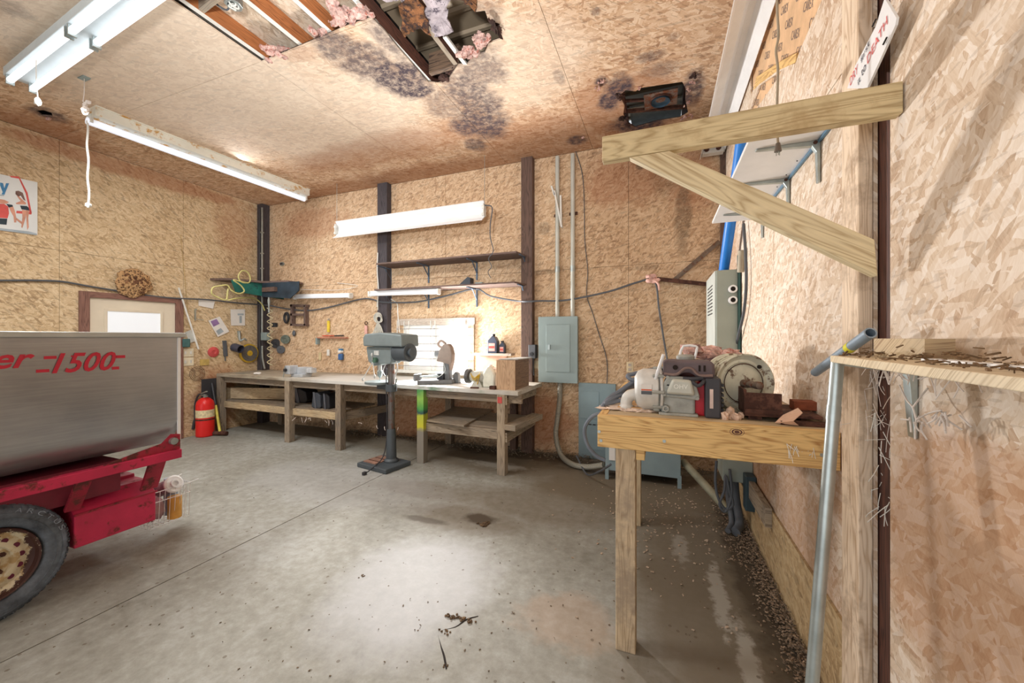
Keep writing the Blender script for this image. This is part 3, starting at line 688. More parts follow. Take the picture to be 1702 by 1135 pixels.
# ------------------------------------------------------------------ wall shelves above the window
m_shelf = WOOD('brown_shelf', C(112, 92, 84), C(74, 58, 52), .75)
def wshelf(zz, label, uL, uR, vR):
    fl_ = PZ(uL, 0, zz) if 0 else None
    xl = PY(uL, 440, 4.3).x; xr = PY(uR, 416, 4.3).x; xb = PY(878, 430, 4.63).x
    t = thing('wall_shelf', label, 'shelf', ((xl+xr)/2, 4.5, zz))
    b = MB(); b.slab([V((xl, 4.3, zz)), V((xr, 4.3, zz)), V((xb, YB-.10, zz)), V((xb, YB, zz)), V((xl+.02, YB, zz))], (0, 0, 1), .02); b.build('board', m_shelf, t)
    mb_ = M('blue_bracket', C(86, 104, 124), .5, .3)
    for u in (650, 713, 793, 862):
        x = BW(u, 450, .0).x
        if u == 862: x = xr+.02
        b = MB(); b.beam((x, 4.36, zz-.008), (x, YB-.004, zz-.008), .02, .012); b.beam((x, YB-.008, zz-.004), (x, YB-.008, zz-.24), .02, .012, (0, 1, 0)); b.beam((x, 4.5, zz-.01), (x, YB-.01, zz-.15), .012, .006); b.build('bracket', mb_, t)
    return t
s1 = wshelf(2.455, 'upper brown wall shelf between the dark posts, empty', 625, 858, 416)
s2 = wshelf(2.095, 'lower brown wall shelf above the window, with a dark block on it', 622, 855, 468)
p = PY(771, 468, 4.42); p.z = 2.115
b = MB(); b.prism([(-.09, 0), (.09, 0), (.09, .10), (.05, .11)], p, (1, 0, 0), (0, 0, 1), -.1)
one('dark_wedge', b, M('dark_wedge', C(60, 66, 76), .5), 'dark wedge-shaped block lying on the lower wall shelf', 'block')
p = PY(797, 468, 4.42); p.z = 2.115
b = MB(); b.box(p+V((0, 0, .014)), (.10, .06, .028)); one('small_tin', b, m_greymetal, 'small flat grey tin on the lower wall shelf right of the dark wedge', 'tin', bevel=.004)

# ------------------------------------------------------------------ corner: post services, shelf, hose
t = thing('corner_shelf', 'corner shelf plank over a torn green panel, high in the left corner', 'shelf', LW(440, 475, .3))
zz = 2.31
a, c = LW(352, 470, .06), BW(500, 480, .06); a.z = c.z = zz
b = MB(); b.slab([V((XL+.02, a.y, zz)), V((XL+.34, a.y+.1, zz)), V((XL+.50, YB-.36, zz)), V((c.x, YB-.28, zz)), V((c.x, YB-.02, zz)), V((XL+.02, YB-.02, zz))], (0, 0, 1), .03); b.build('board', m_shelf, t)
m_green = M('green_panel', C(34, 104, 94), .5, .1, .35, 5, 0, .3, C(40, 48, 56))
b = MB(); b.prism([(0, 0), (.06, -.17), (.9, -.24), (1.0, -.06), (1.0, 0)], V((XL+.33, a.y+.1, zz)), V((.16, 1, 0)).normalized(), (0, 0, 1), .015); b.build('green_panel', m_green, t)
b = MB(); b.prism([(0, 0), (0, -.22), (.55, -.26), (.72, -.14), (.72, 0)], V((XL+.46, YB-.36, zz)), V((1, .1, 0)).normalized(), (0, 0, 1), .015); b.build('dark_panel', M('dark_teal_panel', C(42, 56, 68), .5, .1, .3), t)
b = MB(); q = PY(448, 478, 4.28); b.box(q-V((0, 0, .03)), (.28, .05, .07)); b.build('cleat', m_post, t)
# conduits on the corner post
t = thing('corner_conduit', 'grey conduit strapped to the dark post in the left corner', 'conduit', (XL+.17, YB-.17, .9))
b = MB(); x, y = XL+.15, YB-.15
b.tube([(x, y, 3.62), (x, y, 2.4), (x, y, 1.45)], .014, 8, 1); b.tube([(x, y, 1.30), (x+.01, y, 1.1), (x+.09, y-.02, .92)], .014, 8); b.build('pipe', m_steel, t, True)
b = MB(); b.tube([(x-.05, y-.005, 3.6), (x-.045, y-.005, 2.3), (x-.05, y-.005, 1.4), (x-.02, y, 1.0), (x, y, .91)], .011, 6, 1); b.build('cable', m_cableblack, t, True)
q = PY(441, 559, YB-.17); b = MB(); b.box(q, (.13, .07, .13)); b.build('junction_box', m_greymetal, t, bevel=.006)
for z in (3.2, 2.85, 2.6):
    b = MB(); b.box((x, y, z), (.045, .035, .02)); b.build('strap', m_steel, t)
b = MB(); q = PY(447, 488, 4.3); b.tube([q, q-V((0, 0, .14)), q-V((0, 0, .30))], lambda f: .012+.008*(abs(f-.4) < .12), 8); b.build('tap', m_steel, t, True)
# spiral cord down the corner
b = MB(); P = []
for k in range(18):
    q = PY(448+(5 if k % 2 else -4), 512+k*5.6, 4.42); P.append(q)
b.tube(P, .008, 6, 3); one('spiral_cord', b, M('cream_cord', C(206, 196, 160), .6), 'cream spiral cord hanging down the left corner post', 'cord', smooth=True)
# coiled hose over the corner shelf
b = MB(); P = [(404, 452), (410, 462), (400, 470), (396, 456), (408, 452), (414, 464), (404, 476), (388, 466)]
P = [(412, 470), (402, 469), (396, 460), (402, 450), (411, 452), (416, 462), (412, 470), (388, 465), (400, 474), (406, 484), (396, 488), (384, 482), (378, 474), (366, 475), (354, 478), (352, 488), (362, 494), (376, 498), (379, 480), (378, 498), (392, 496), (420, 495), (434, 504), (440, 516)]
b.tube([LW(u, v, .50-(.30 if i > 20 else 0)) for i, (u, v) in enumerate(P)], .010, 6, 4); one('air_hose', b, M('yellow_hose', C(196, 190, 124), .5), 'thin yellow hose looped over the green corner shelf', 'hose', smooth=True)

# ------------------------------------------------------------------ cables along the walls
def cable(name, pts, r, m, label, cat='cable'):
    b = MB(); b.tube(pts, r, 6, 4); return one(name, b, m, label, cat, smooth=True)
P = [LW(u, v, .025) for u, v in ((-30, 466), (0, 466), (60, 466), (105, 468), (150, 476), (220, 487), (262, 493))]+[LW(300, 496, .045), LW(345, 498, .045)]+[LW(390, 503, .03), LW(428, 506, .03)]+[PY(450, 508, YB-.17)]+[BW(u, v, .03) for u, v in ((475, 513), (510, 516), (545, 511), (600, 497), (621, 498))]+[BW(u, v, .125) for u, v in ((635, 502),)]+[BW(u, v, .05) for u, v in ((690, 502), (740, 492), (790, 480), (815, 492), (858, 500))]+[BW(875, 501, .125)]+[BW(u, v, .06) for u, v in ((900, 500), (925, 500), (953, 497), (1010, 485), (1050, 472), (1083, 462))]
cable('wall_cable', P, .011, m_cable, 'thick grey cable slung along the left and back walls')
cable('drop_cable', [BW(u, v, .05) for u, v in ((1087, 463), (1092, 480), (1095, 510), (1101, 550), (1108, 592))]+[PY(1112, 616, 4.3)], .010, m_cable, 'grey cable hanging from the pink rag down behind the engine')
cable('thin_wire', [BW(u, v, .012) for u, v in ((957, 252), (968, 290), (971, 340), (972, 400), (977, 450), (975, 490), (985, 520), (994, 550), (1008, 595), (1009, 630), (1004, 655), (992, 672), (975, 665), (962, 655))], .005, m_cable, 'thin wandering grey wire on the back wall right of the conduits')
cable('string_wire', [BW(560, 470, .03), BW(595, 475, .03), BW(560, 482, .03), BW(500, 481, .03)], .004, m_whitedirty, 'thin pale wire above the short strip light')
cable('window_flex', [BW(u, v, .06) for u, v in ((650, 497), (660, 505), (661, 520), (664, 552))], .007, m_whitedirty, 'pale flex hanging at the left side of the window')

# ------------------------------------------------------------------ things on the left wall
OX = 0.006
# poster
P0 = [(-60, 276), (62, 303), (62, 390), (-60, 376)]
t = thing('poster', 'white poster with a red car outline, blue letter and two posing people', 'poster', LW(0, 380, .004))
b = MB(); b.slab([LW(u, v, .004) for u, v in P0][::-1], (1, 0, 0), .004); b.build('sheet', M('poster_sheet', C(222, 226, 226), .6, 0, .05, 3), t)
def pr(pts, m, nm='print', o=.0092, sc=8.73, ox=0, oy=270):
    b = MB(); P = [LW(ox+u/sc, oy+v/sc, o) for u, v in pts]; ar = sum(P[i].y*P[(i+1) % len(P)].z-P[(i+1) % len(P)].y*P[i].z for i in range(len(P)))
    if ar < 0: P = P[::-1]
    b.slab(P, (1, 0, 0), .0004); return b.build(nm, m, t)
c_red = M('print_red', C(216, 92, 88), .7); c_blue = M('print_blue', C(70, 130, 176), .7); c_skin = M('print_skin', C(206, 150, 128), .7); c_dk = M('print_dark', C(48, 62, 72), .7); c_hair = M('print_brown', C(128, 100, 92), .7); c_gy = M('print_grey', C(168, 180, 188), .7)
pr([(140, 195), (280, 205), (275, 235), (160, 215)], c_red); pr([(270, 225), (290, 225), (400, 440), (462, 740), (436, 745), (372, 450)], c_red); pr([(240, 700), (460, 715), (455, 755), (235, 735)], c_red)
pr([(-60, 600), (60, 600), (120, 640), (130, 740), (110, 810), (-60, 800)], c_red); pr([(-60, 808), (105, 815), (95, 905), (-60, 890)], c_dk); pr([(-60, 945), (420, 1000), (535, 1030), (535, 1055), (-60, 975)], c_gy)
pr([(0, 290), (45, 300), (62, 375), (88, 300), (132, 302), (75, 440), (66, 468), (22, 462), (38, 430), (0, 330)], c_blue, 'lettering')
pr([(-60, 525), (60, 540), (130, 575), (90, 600), (-60, 590)], c_skin); pr([(90, 600), (180, 615), (190, 640), (130, 655)], c_dk); pr([(130, 650), (190, 640), (215, 700), (235, 800), (238, 870), (205, 870), (195, 780), (150, 700)], c_skin); pr([(235, 800), (330, 870), (320, 900), (230, 830)], c_skin)
pr([(225, 415), (270, 410), (330, 440), (372, 560), (340, 540), (300, 480), (270, 495), (225, 460)], c_hair); pr([(222, 445), (262, 450), (285, 500), (380, 590), (370, 610), (240, 605), (225, 590), (300, 560), (262, 510)], c_skin); pr([(290, 625), (390, 632), (452, 690), (440, 700), (312, 680)], c_dk)
pr([(320, 685), (385, 700), (372, 800), (348, 880), (325, 950), (308, 940), (325, 800)], c_skin, o=.0096); pr([(375, 690), (425, 700), (410, 800), (418, 940), (395, 980), (385, 860)], c_skin, o=.0096)
pr([(60, 470), (-60, 462), (-60, 480), (60, 486)], c_gy)
# wasp nest
q = LW(222, 470, .05); t = thing('wasp_nest', 'round papery wasp nest comb stuck above the white door', 'nest', q)
n_ = NT('nest_comb'); vv = n_.voro(n_.coord(), 42, 'Distance'); n_.base(n_.mix(n_.maprange(vv, .15, .55), C(64, 42, 32), C(190, 152, 108))); n_.rough(.95); n_.bump(vv, .9, .02)
b = MB(); b.ball(q, .19, (.22, 1.0, .92), .28, 4, 26, 2.2); b.build('comb', n_.m, t, True)
b = MB()
for k in range(34):
    a_ = random.uniform(0, 6.28); r_ = random.uniform(0, .145); b.lathe([(.012, 0), (.014, .012), (.008, .014), (.007, .002)], q+V((.036-.05*r_, r_*math.cos(a_), r_*math.sin(a_))), (1, 0, 0), 6)
b.build('cell', M('nest_cell', C(120, 84, 62), .95, 0, .4), t)
b = MB(); b.slab([LW(u, v, .035) for u, v in ((219, 494), (226, 477), (232, 479), (226, 495))], (1, 0, 0), .01); b.build('rag_scrap', m_whitedirty, t)
# leaning rod
b = MB(); b.cyl(LW(297, 478, .03), LW(330, 580, .09), .012, n=8); one('white_rod', b, m_whitedirty, 'thin white rod leaning beside the door frame', 'rod', smooth=True)
b = MB(); b.cyl(LW(300, 390, .008), LW(315, 545, .008), .003, n=5); one('wall_wire', b, M('tan_wire', C(196, 168, 110), .7), 'thin tan wire running down the wall right of the door', 'wire')
# papers
def sheet(name, pts, label, m=m_paper, cat='paper', o=.012, fn=LW, nrm=(1, 0, 0)):
    t = thing(name, label, cat, fn(*pts[0], o)); P = [fn(u, v, o) for u, v in pts]; b = MB()
    c = sum(P, V())/4; nn = V(nrm)
    if (P[1]-P[0]).cross(P[2]-P[1]).dot(nn) < 0: P = P[::-1]
    b.slab(P, nn, .003); b.build('sheet', m, t); return t
def pr2(t, pts, m, o, fn=LW, nm='print', nrm=(1, 0, 0)):
    P = [fn(u, v, o) for u, v in pts]; nn = V(nrm)
    if (P[1]-P[0]).cross(P[2]-P[1]).dot(nn) < 0: P = P[::-1]
    b = MB(); b.slab(P, nn, .0004); b.build(nm, m, t)
t = sheet('pinned_paper', [(330, 498), (357, 500), (354, 513), (330, 508)], 'curled white paper pinned under the wall cable right of the door')
t = sheet('pinned_drawing', [(383, 514), (407, 514), (407, 541), (384, 541)], 'square white sheet with a drawing of a tool near the left corner')
for pts in ([(395, 521), (405, 521), (405, 524), (395, 524)], [(398, 525), (402, 525), (402, 537), (398, 537)]): pr2(t, pts, c_gy, .0155)
t = sheet('pinned_leaflet', [(346, 533), (365, 526), (381, 551), (362, 560)], 'tilted leaflet with a purple picture right of the door')
pr2(t, [(350, 534), (360, 530), (365, 538), (355, 543)], M('print_purple', C(150, 120, 172), .7), .0155); pr2(t, [(359, 550), (367, 545), (372, 551), (363, 557)], c_gy, .0155)
t = sheet('plastic_packet', [(308, 552), (317, 548), (325, 567), (315, 570)], 'clear plastic packet hanging behind the hopper corner', M('clear_packet', C(214, 218, 214), .3), 'packet')
b = MB(); b.box(LW(309, 570, .03), (.05, .09, .12)); one('green_pouch', b, M('teal_pouch', C(70, 108, 108), .6), 'small teal pouch on the wall behind the hopper corner', 'pouch', bevel=.01)
# sockets
for v, lb in ((586, 'upper cream double switch plate right of the hopper'), (601, 'lower cream socket plate right of the hopper')):
    q = LW(312, v, 0); t = thing('wall_plate', lb, 'switch', q)
    b = MB(); b.box(q+V((.004, 0, 0)), (.008, .145, .12)); b.build('plate', M('cream_plate', C(226, 216, 190), .5), t, bevel=.003)
    for dy in (-.035, .035):
        b = MB(); b.box(q+V((.011, dy, 0)), (.008, .02, .045)); b.build('switch' if v < 590 else 'socket', m_whitedirty, t)
q = LW(360, 533, 0)
# hand tools: red hub, tool, cup, tap, clamp, sanding disc
b = MB(); q = LW(354.5, 585, .01); b.lathe([(0, 0), (.075, 0), (.08, .015), (.05, .03), (.03, .03), (.02, .022), (0, .022)], q-V((.01, 0, 0)), (1, 0, 0), 16); one('red_disc', b, M('red_plastic', C(206, 84, 84), .5), 'small red disc hanging on the wall below the leaflet', 'disc', smooth=True)
b = MB(); b.beam(LW(373, 566, .02), LW(375, 592, .02), .05, .03, (1, 0, 0)); b.cyl(LW(374, 590, .02), LW(374.5, 600, .02), .008); one('rasp', b, m_cable, 'dark grey rasp hanging left of the sanding disc', 'tool', bevel=.004)
b = MB(); b.pipe(LW(389, 577, .02), LW(389, 577, .02)+V((.13, .02, -.03)), .065, .055, 18); b.cyl(LW(389, 577, .02), LW(389, 577, .02)+V((.01, 0, 0)), .06); one('dark_cup', b, M('dark_cup', C(74, 74, 88), .5), 'dark cup holder mounted on the wall left of the sanding disc', 'cup', smooth=True)
b = MB(); b.tube([LW(397, 550, .03), LW(398, 560, .03), LW(400, 566, .05), LW(406, 563, .08), LW(410, 566, .08)], lambda f: .024-.014*f, 8); one('spout', b, m_steel, 'chrome spout hanging above the sanding disc', 'tap', smooth=True)
b = MB(); b.beam(LW(324.5, 514, .02), LW(324.5, 533, .02), .012, .022, (1, 0, 0)); b.cyl(LW(324.5, 530, .03), LW(338, 532, .03), .005); b.beam(LW(324.5, 514, .02), LW(327, 514, .02), .02, .02, (1, 0, 0)); one('clamp', b, m_steel, 'small steel clamp on the wall between door and leaflet', 'clamp')
q = LW(413.5, 587, .02); t = thing('sanding_disc', 'grey sanding disc with a yellow rim hanging by the left corner', 'sanding disc', q-V((0, 0, .15)))
m_yel = M('yellow_rubber', C(206, 170, 50), .5)
b = MB(); b.lathe([(0, 0), (.155, 0), (.155, .025), (.135, .03), (0, .03)], q-V((.01, 0, 0)), (1, 0, 0), 32); b.build('backing_pad', m_yel, t, True)
b = MB(); b.lathe([(0, 0), (.132, 0), (.132, .004), (0, .004)], q+V((.021, 0, 0)), (1, 0, 0), 32); b.build('abrasive', M('abrasive_grey', C(104, 100, 96), .9, 0, .2, 30, .5), t, True)
b = MB(); b.lathe([(0, .01), (.012, .01), (.014, 0), (.045, 0), (.045, .006), (.014, .008)], q+V((.025, 0, 0)), (1, 0, 0), 20); b.build('hub', m_yel, t, True)
b = MB()
for k in range(4): b.torus(LW(328, 621, .02+k*.012), (1, 0, 0), .10-k*.02, .003, 20, 5)
one('wire_coil', b, m_rust, 'loose rusty wire coil hung on the wall above the fire extinguisher', 'wire coil')
b = MB(); b.box(LW(340, 602, .006), (.01, .12, .09)); one('yellow_note', b, M('yellow_note', C(214, 186, 110), .8), 'yellowed note pinned below the red disc', 'note')

# ------------------------------------------------------------------ things on the back wall, left part
b = MB(); b.torus(BW(476, 528, .03), (0.25, 1, 0), .082, .016, 24, 8); b.torus(BW(476, 529, .06), (0.35, 1, 0), .062, .010, 24, 6); one('drive_belt', b, m_cableblack, 'black looped drive belt hanging right of the corner post', 'belt', smooth=True)
t = thing('tool_rack', 'small brown wooden wall rack with two slots under the short strip light', 'rack', BW(498, 540, .05))
for u0, v0, u1, v1 in ((485, 508, 512, 508), (485, 523, 507, 523), (485, 540, 511, 540), (487, 506, 487, 541), (509, 508, 509, 541)):
    b = MB(); b.beam(BW(u0, v0, .04), BW(u1, v1, .04), .035, .07, (0, 1, 0)); b.build('slat', m_shelf, t)
for i, (u, v, r, lb) in enumerate(((458.5, 571, .105, 'dark round abrasive disc right of the corner post, leftmost of three'), (467, 581, .09, 'glossy grey abrasive disc, lowest of the three by the corner'), (474.5, 564, .10, 'dark speckled abrasive disc, rightmost of the three by the corner'))):
    b = MB(); b.lathe([(0, 0), (r*.75, 0), (r*.75, .01), (.02, .012), (.012, .004), (0, .004)], BW(u, v, .02+i*.012), (.45, -1, 0), 22); one('abrasive_disc', b, (m_cableblack, m_cable, M('speckled_grey', C(98, 106, 96), .7, 0, .3, 20))[i], lb, 'disc', smooth=True)
b = MB(); b.ball(BW(488.5, 554, .03), .04, (.8, .6, 1.25)); one('grey_puck', b, m_cable, 'small grey oval fitting below the wooden rack', 'fitting', smooth=True)
b = MB(); b.box(BW(456, 540, .17), (.09, .06, .07)); one('dark_socket', b, m_blackpl, 'small black box on the corner post beside the belt', 'box', bevel=.01)
q = BW(468.5, 438.5, .01); b = MB(); b.lathe([(0, 0), (.035, 0), (.033, .015), (0, .015)], q+V((0, .01, 0)), (0, -1, 0), 20)
for i, p in enumerate(b.v): b.v[i] = V((q.x+(p.x-q.x)*1.5, p.y, p.z))
t = thing('thermostat', 'small oval grey badge high on the back wall near the left corner', 'badge', q); b.build('body', m_steel, t, True)
b = MB(); b.box(q+V((0, -.014, 0)), (.06, .004, .025)); b.build('display', m_cableblack, t)
t = thing('spirit_level', 'small yellow spirit level hanging on the back wall', 'spirit level', BW(546, 552, .02))
b = MB(); b.beam(BW(546, 533, .015), BW(546, 552, .015), .02, .045, (1, 0, 0)); b.build('body', M('yellow_paint', C(222, 196, 66), .5), t, bevel=.003)
b = MB(); b.torus(BW(546, 531, .015), (0, 1, 0), .014, .004, 12, 6); b.build('hanging_ring', m_steel, t)
t = thing('tool_ledge', 'short red-brown ledge with red pencil on the back wall', 'ledge', BW(551, 563, .03))
b = MB(); b.beam(BW(530, 561, .03), BW(577, 561.5, .03), .06, .02); b.build('board', M('pink_ledge', C(190, 130, 106), .7), t)
b = MB(); b.cyl(BW(536, 558, .03), BW(556, 558, .03), .008); b.build('red_marker', M('marker_red', C(206, 84, 60), .5), t); b = MB(); b.cyl(BW(556, 558, .03), BW(571, 557.5, .03), .009); b.build('dark_marker', m_blackpl, t)
b = MB(); b.box(BW(528, 567, .03), (.04, .05, .10)); one('cleat_block', b, m_greymetal, 'small grey block under the left end of the red-brown ledge', 'block')
t = thing('blue_bottle', 'small blue and white bottle hanging on the back wall left of the drill press', 'bottle', BW(566.5, 598, .03))
b = MB(); b.box(BW(566.5, 593, .03), (.075, .05, .10)); b.build('bottle', M('blue_bottle', C(66, 106, 160), .4), t, bevel=.012)
b = MB(); b.box(BW(566, 584, .03), (.06, .052, .035)); b.build('label', m_paper, t); b = MB(); b.box(BW(566.5, 581, .03), (.06, .045, .03)); b.build('cap', c_blue, t, bevel=.006)
b = MB(); b.box(BW(546, 586, .03), (.05, .03, .10)); one('white_packet', b, m_whitedirty, 'small whitish packet pinned left of the blue bottle', 'packet', bevel=.008)
b = MB(); b.box(BW(532, 592, .01), (.05, .01, .12)); one('pale_card', b, M('pale_card', C(206, 190, 150), .8), 'pale paper card pinned low on the back wall left of the white packet', 'card')
t = thing('box_cutter', 'pink and red tag-like cutter hanging left of the dark post', 'tool', BW(608.5, 555, .02))
b = MB(); b.beam(BW(608.5, 541, .02), BW(608.5, 555, .02), .02, .05, (1, 0, 0)); b.build('handle', M('pink_handle', C(222, 172, 162), .5), t, bevel=.005)
b = MB(); b.torus(BW(608.5, 537, .02), (0, 1, 0), .024, .006, 14, 6); b.build('ring', m_rust, t)
# rope coil on the dark post
t = thing('rope_coil', 'tangled pale rope coil hung on the dark post left of the window', 'rope', BW(628, 555, .13))
b = MB()
for k in range(5): b.torus(BW(628+k*.5, 528+k*.6, .13+.012*k), (.2*math.sin(k), 1, .1*k), .07-.006*k, .010, 20, 6)
b.build('loops', M('pale_rope', C(190, 188, 178), .9, 0, .2, 20), t, True)
b = MB()
for k in range(7): b.tube([BW(628, 535, .15), BW(624+k*1.6, 545, .15), BW(619+k*3, 556, .14)], .009, 5)
b.tube([BW(628, 490, .15), BW(628, 515, .15)], .007, 5)
b.build('tails', M('pale_rope_tail', C(190, 188, 178), .9), t, True)
cable('post_cable', [BW(628, 420, .115), BW(627, 450, .115), BW(629, 480, .115), BW(627, 510, .115)], .009, m_whitedirty, 'pale cable running down the dark post left of the shelves')
# ledge with bottles right of the window
t = thing('bottle_ledge', 'pinkish wooden ledge on the back wall right of the window, carrying two bottles', 'ledge', BW(822, 600, .05))
z = BW(822, 587, .07).z; xa, xb = BW(790, 587, .05).x, BW(853, 587, .05).x
b = MB(); b.bx(xa, xb, YB-.13, YB, z-.03, z); b.build('board', m_casing, t); b = MB(); b.bx(xa, xb-.1, YB-.03, YB, z-.28, z-.03); b.build('back_panel', M('pink_panel', C(200, 160, 140), .8), t)
def oil(u, w_, h_, label, dp=.09):
    x = BW(u, 587, .07).x; t = thing('oil_bottle', label, 'bottle', (x, YB-.07, z))
    mm = M('bottle_navy', C(62, 68, 84), .35)
    b = MB(); s_ = w_/2; b.prism([(-s_, 0), (s_, 0), (s_, h_*.62), (s_*.5, h_*.86), (s_*.2, h_*.86), (s_*.2, h_*.9), (-s_*.2, h_*.9), (-s_*.2, h_*.86), (-s_, h_*.66)], (x, YB-.03, z), (1, 0, 0), (0, 0, 1), dp-.01); b.build('bottle', mm, t, bevel=.008)
    b = MB(); b.cyl((x, YB-.07, z+h_*.9), (x, YB-.07, z+h_), .022); b.build('cap', m_blackpl, t, True)
    b = MB(); b.bx(x-s_*.75, x+s_*.6, YB-.03-dp+.008, YB-.03-dp+.0095+.001, z+h_*.12, z+h_*.52); b.build('label', M('red_white_label', C(214, 160, 152), .5), t)
    b = MB(); b.bx(x-s_*.7, x+s_*.5, YB-.03-dp+.007, YB-.03-dp+.008, z+h_*.26, z+h_*.38); b.build('print', M('label_red', C(196, 70, 62), .5), t)
oil(820.5, .13, .25, 'large dark oil bottle on the ledge right of the window', .1); oil(835, .075, .16, 'small dark oil bottle on the ledge, right of the large one', .07)

# ------------------------------------------------------------------ workbench along the back wall
zb = .89
F0 = V((-6.37, 3.86, 0)); F1 = V((-1.37, 3.70, 0)); fd = (F1-F0).normalized(); fn_ = V((-fd.y, fd.x, 0))
def FB(u, off=0.0):   # point on the bench front line at picture column u
    d_ = ray(u, 600); # intersect the vertical plane through F0,F1
    n0 = fn_; t_ = (F0+fn_*off-V((0, 0, H))*0).dot(n0)/V((d_.x, d_.y, 0)).dot(n0); q = V((d_.x, d_.y, 0))*t_; return q
t = bench = thing('workbench', 'long rough timber workbench with green-streaked top along the back wall', 'workbench', (-3.9, 4.2, 0))
def bench_top():
    n = NT('bench_top'); o = n.coord(); f = n.noise(n.mapping(o, (2, 14, 14)), 2, 5, .6); c = n.ramp(f, [(.3, C(130, 116, 98)), (.6, C(176, 166, 148))])
    k = n.blots(o, [(.9, -.2, 1.9, .7, .85)], .3, 3); c = n.mix(k, c, C(224, 224, 220))
    g = n.maprange(n.noise(n.add(o, n.rand()), 1.6, 4, .6), .6, .68); z_ = n.maprange(n.sep(o)[2], .88, .886); g = n.math('MULTIPLY', g, n.math('SUBTRACT', 1.0, z_)); c = n.mix(n.math('MULTIPLY', g, .8), c, C(88, 134, 104))
    n.base(c); n.rough(.6); n.bump(f, .2, .002); return n.m
m_top = bench_top()
xs = [FB(350).x, FB(484).x, FB(640).x, F1.x]
xs[0] = XL+.03
for i in range(3):
    a_ = F0+fd*((xs[i]+.002-F0.x)/fd.x); c_ = F0+fd*((xs[i+1]-.002-F0.x)/fd.x); a_.z = c_.z = zb-.045
    if i == 0: a_ = V((xs[0], F0.y, zb-.045))
    b = MB(); b.slab([a_, c_, V((c_.x, YB-.02 if c_.x < -1.7 else YB-.11, zb-.045)), V((a_.x, YB-.02, zb-.045))], (0, 0, 1), .045); b.build('worktop', m_top, t, bevel=.004)
legs = {}
def leg(u, m, wd=.09, nm='leg', off=.045, lb=None):
    q = FB(u, off); b = MB(); b.box((q.x, q.y, (zb-.045)/2), (wd, .09, zb-.045)); o = b.build(nm, m, t, bevel=.004); legs[u] = q
    if lb: o['label'] = lb
    return q
m_leggreen = NT('paint_splashed_leg'); n = m_leggreen; zc = n.sep(n.coord('Object'))[2]; wn = n.math('ADD', zc, n.math('MULTIPLY', n.noise(n.coord(), 12, 3), .12))
n.base(n.ramp(wn, [(.0, C(140, 134, 124)), (.42, C(140, 134, 124)), (.47, C(208, 204, 60)), (.6, C(190, 200, 70)), (.63, C(50, 84, 90)), (.70, C(90, 170, 84)), (.80, C(150, 196, 90)), (.88, C(84, 150, 84))])); n.rough(.6); m_leggreen = n.m
leg(368, m_benchwood); leg(481.5, m_grey); leg(566, m_benchwood); leg(702, m_leggreen, lb='leg splashed with green and yellow paint'); leg(835, m_grey)
for x in (-5.9, -4.75, -2.7):
    b = MB(); b.bx(x-.045, x+.045, YB-.1, YB-.015, 0, zb-.045); b.build('leg', m_benchwood, t)
b = MB(); b.bx(-1.80, -1.72, YB-.1, YB-.015, 0, zb-.045); b.build('leg', m_post, t)
def rail(u0, u1, z0, z1, m=m_grey, off=.0, nm='front_rail', th=.038):
    a_, c_ = FB(u0, off), FB(u1, off); a_.x = max(a_.x, XL+.04); a_.z = c_.z = (z0+z1)/2
    b = MB(); b.beam(a_, c_, th, z1-z0); b.build(nm, m, t, bevel=.003)
rail(352, 868, zb-.135, zb-.046, m_benchwood, .075, 'apron'); rail(363, 560, .37, .46, m_pineold, .075); rail(706, 828, .36, .46, m_grey, .075)
def bshelf(u0, u1, z, m, d0=.1, d1=.75):
    a_, c_ = FB(u0, d0), FB(u1, d0); a_.x = max(a_.x, XL+.04); b = MB(); b.slab([V((a_.x, a_.y, z)), V((c_.x, c_.y, z)), V((c_.x, YB-.12, z)), V((a_.x, YB-.12, z))], (0, 0, 1), .018); b.build('lower_shelf', m, t)
bshelf(363, 566, .46, m_benchwood); bshelf(704, 850, .46, m_benchwood)
q = FB(368); b = MB(); b.bx(XL+.03, XL+.06, 3.95, YB-.12, .48, .66); b.build('side_board', m_pineold, t)
b = MB(); a_ = V((XL+.12, 4.02, .575)); b.beam(a_, a_+V((1.55, .42, 0)), .02, .17); b.build('back_board', m_pineold, t)
q = FB(566, .09); b = MB(); b.beam(V((q.x+.05, q.y, .42)), V((q.x+.22, YB-.02, .42)), .038, .10); b.build('side_rail', m_benchwood, t)
q = FB(835, .09); b = MB(); b.beam(V((q.x+.065, q.y-.08, .40)), V((-1.50, YB-.02, .40)), .038, .10); b.build('side_rail', m_grey, t)
b = MB(); b.beam(V((q.x+.065, q.y-.08, zb-.1)), V((-1.46, YB-.12, zb-.1)), .038, .10); b.build('side_rail', m_grey, t)
# loose boards on the lower shelf, right
zsh = .478
b = MB(); a_, c_ = PZ(709, 699, .49), PZ(771, 708, .49); e_, f_ = PZ(820, 681, .49), PZ(762, 673, .49)
for q in (a_, c_, e_, f_): q.z = zsh
b.slab([a_, c_, e_, f_], (0, 0, 1), .02); one('loose_board', b, m_benchwood, 'dusty plywood sheet jutting forward on the right lower shelf', 'board', bevel=.003)
b = MB(); q = FB(858, .25); b.beam(V((-1.47, 3.70, .51)), V((-1.38, 4.38, .51)), .14, .06); one('timber_offcut', b, m_grey, 'short grey timber offcut at the right end of the lower shelf', 'offcut', bevel=.004)
b = MB(); b.box((legs[835].x-.01, legs[835].y-.0475, .79), (.05, .006, .065)); one('red_tag', b, M('tag_red', C(206, 88, 84), .6), 'small red tag on the front of the right bench leg', 'tag')
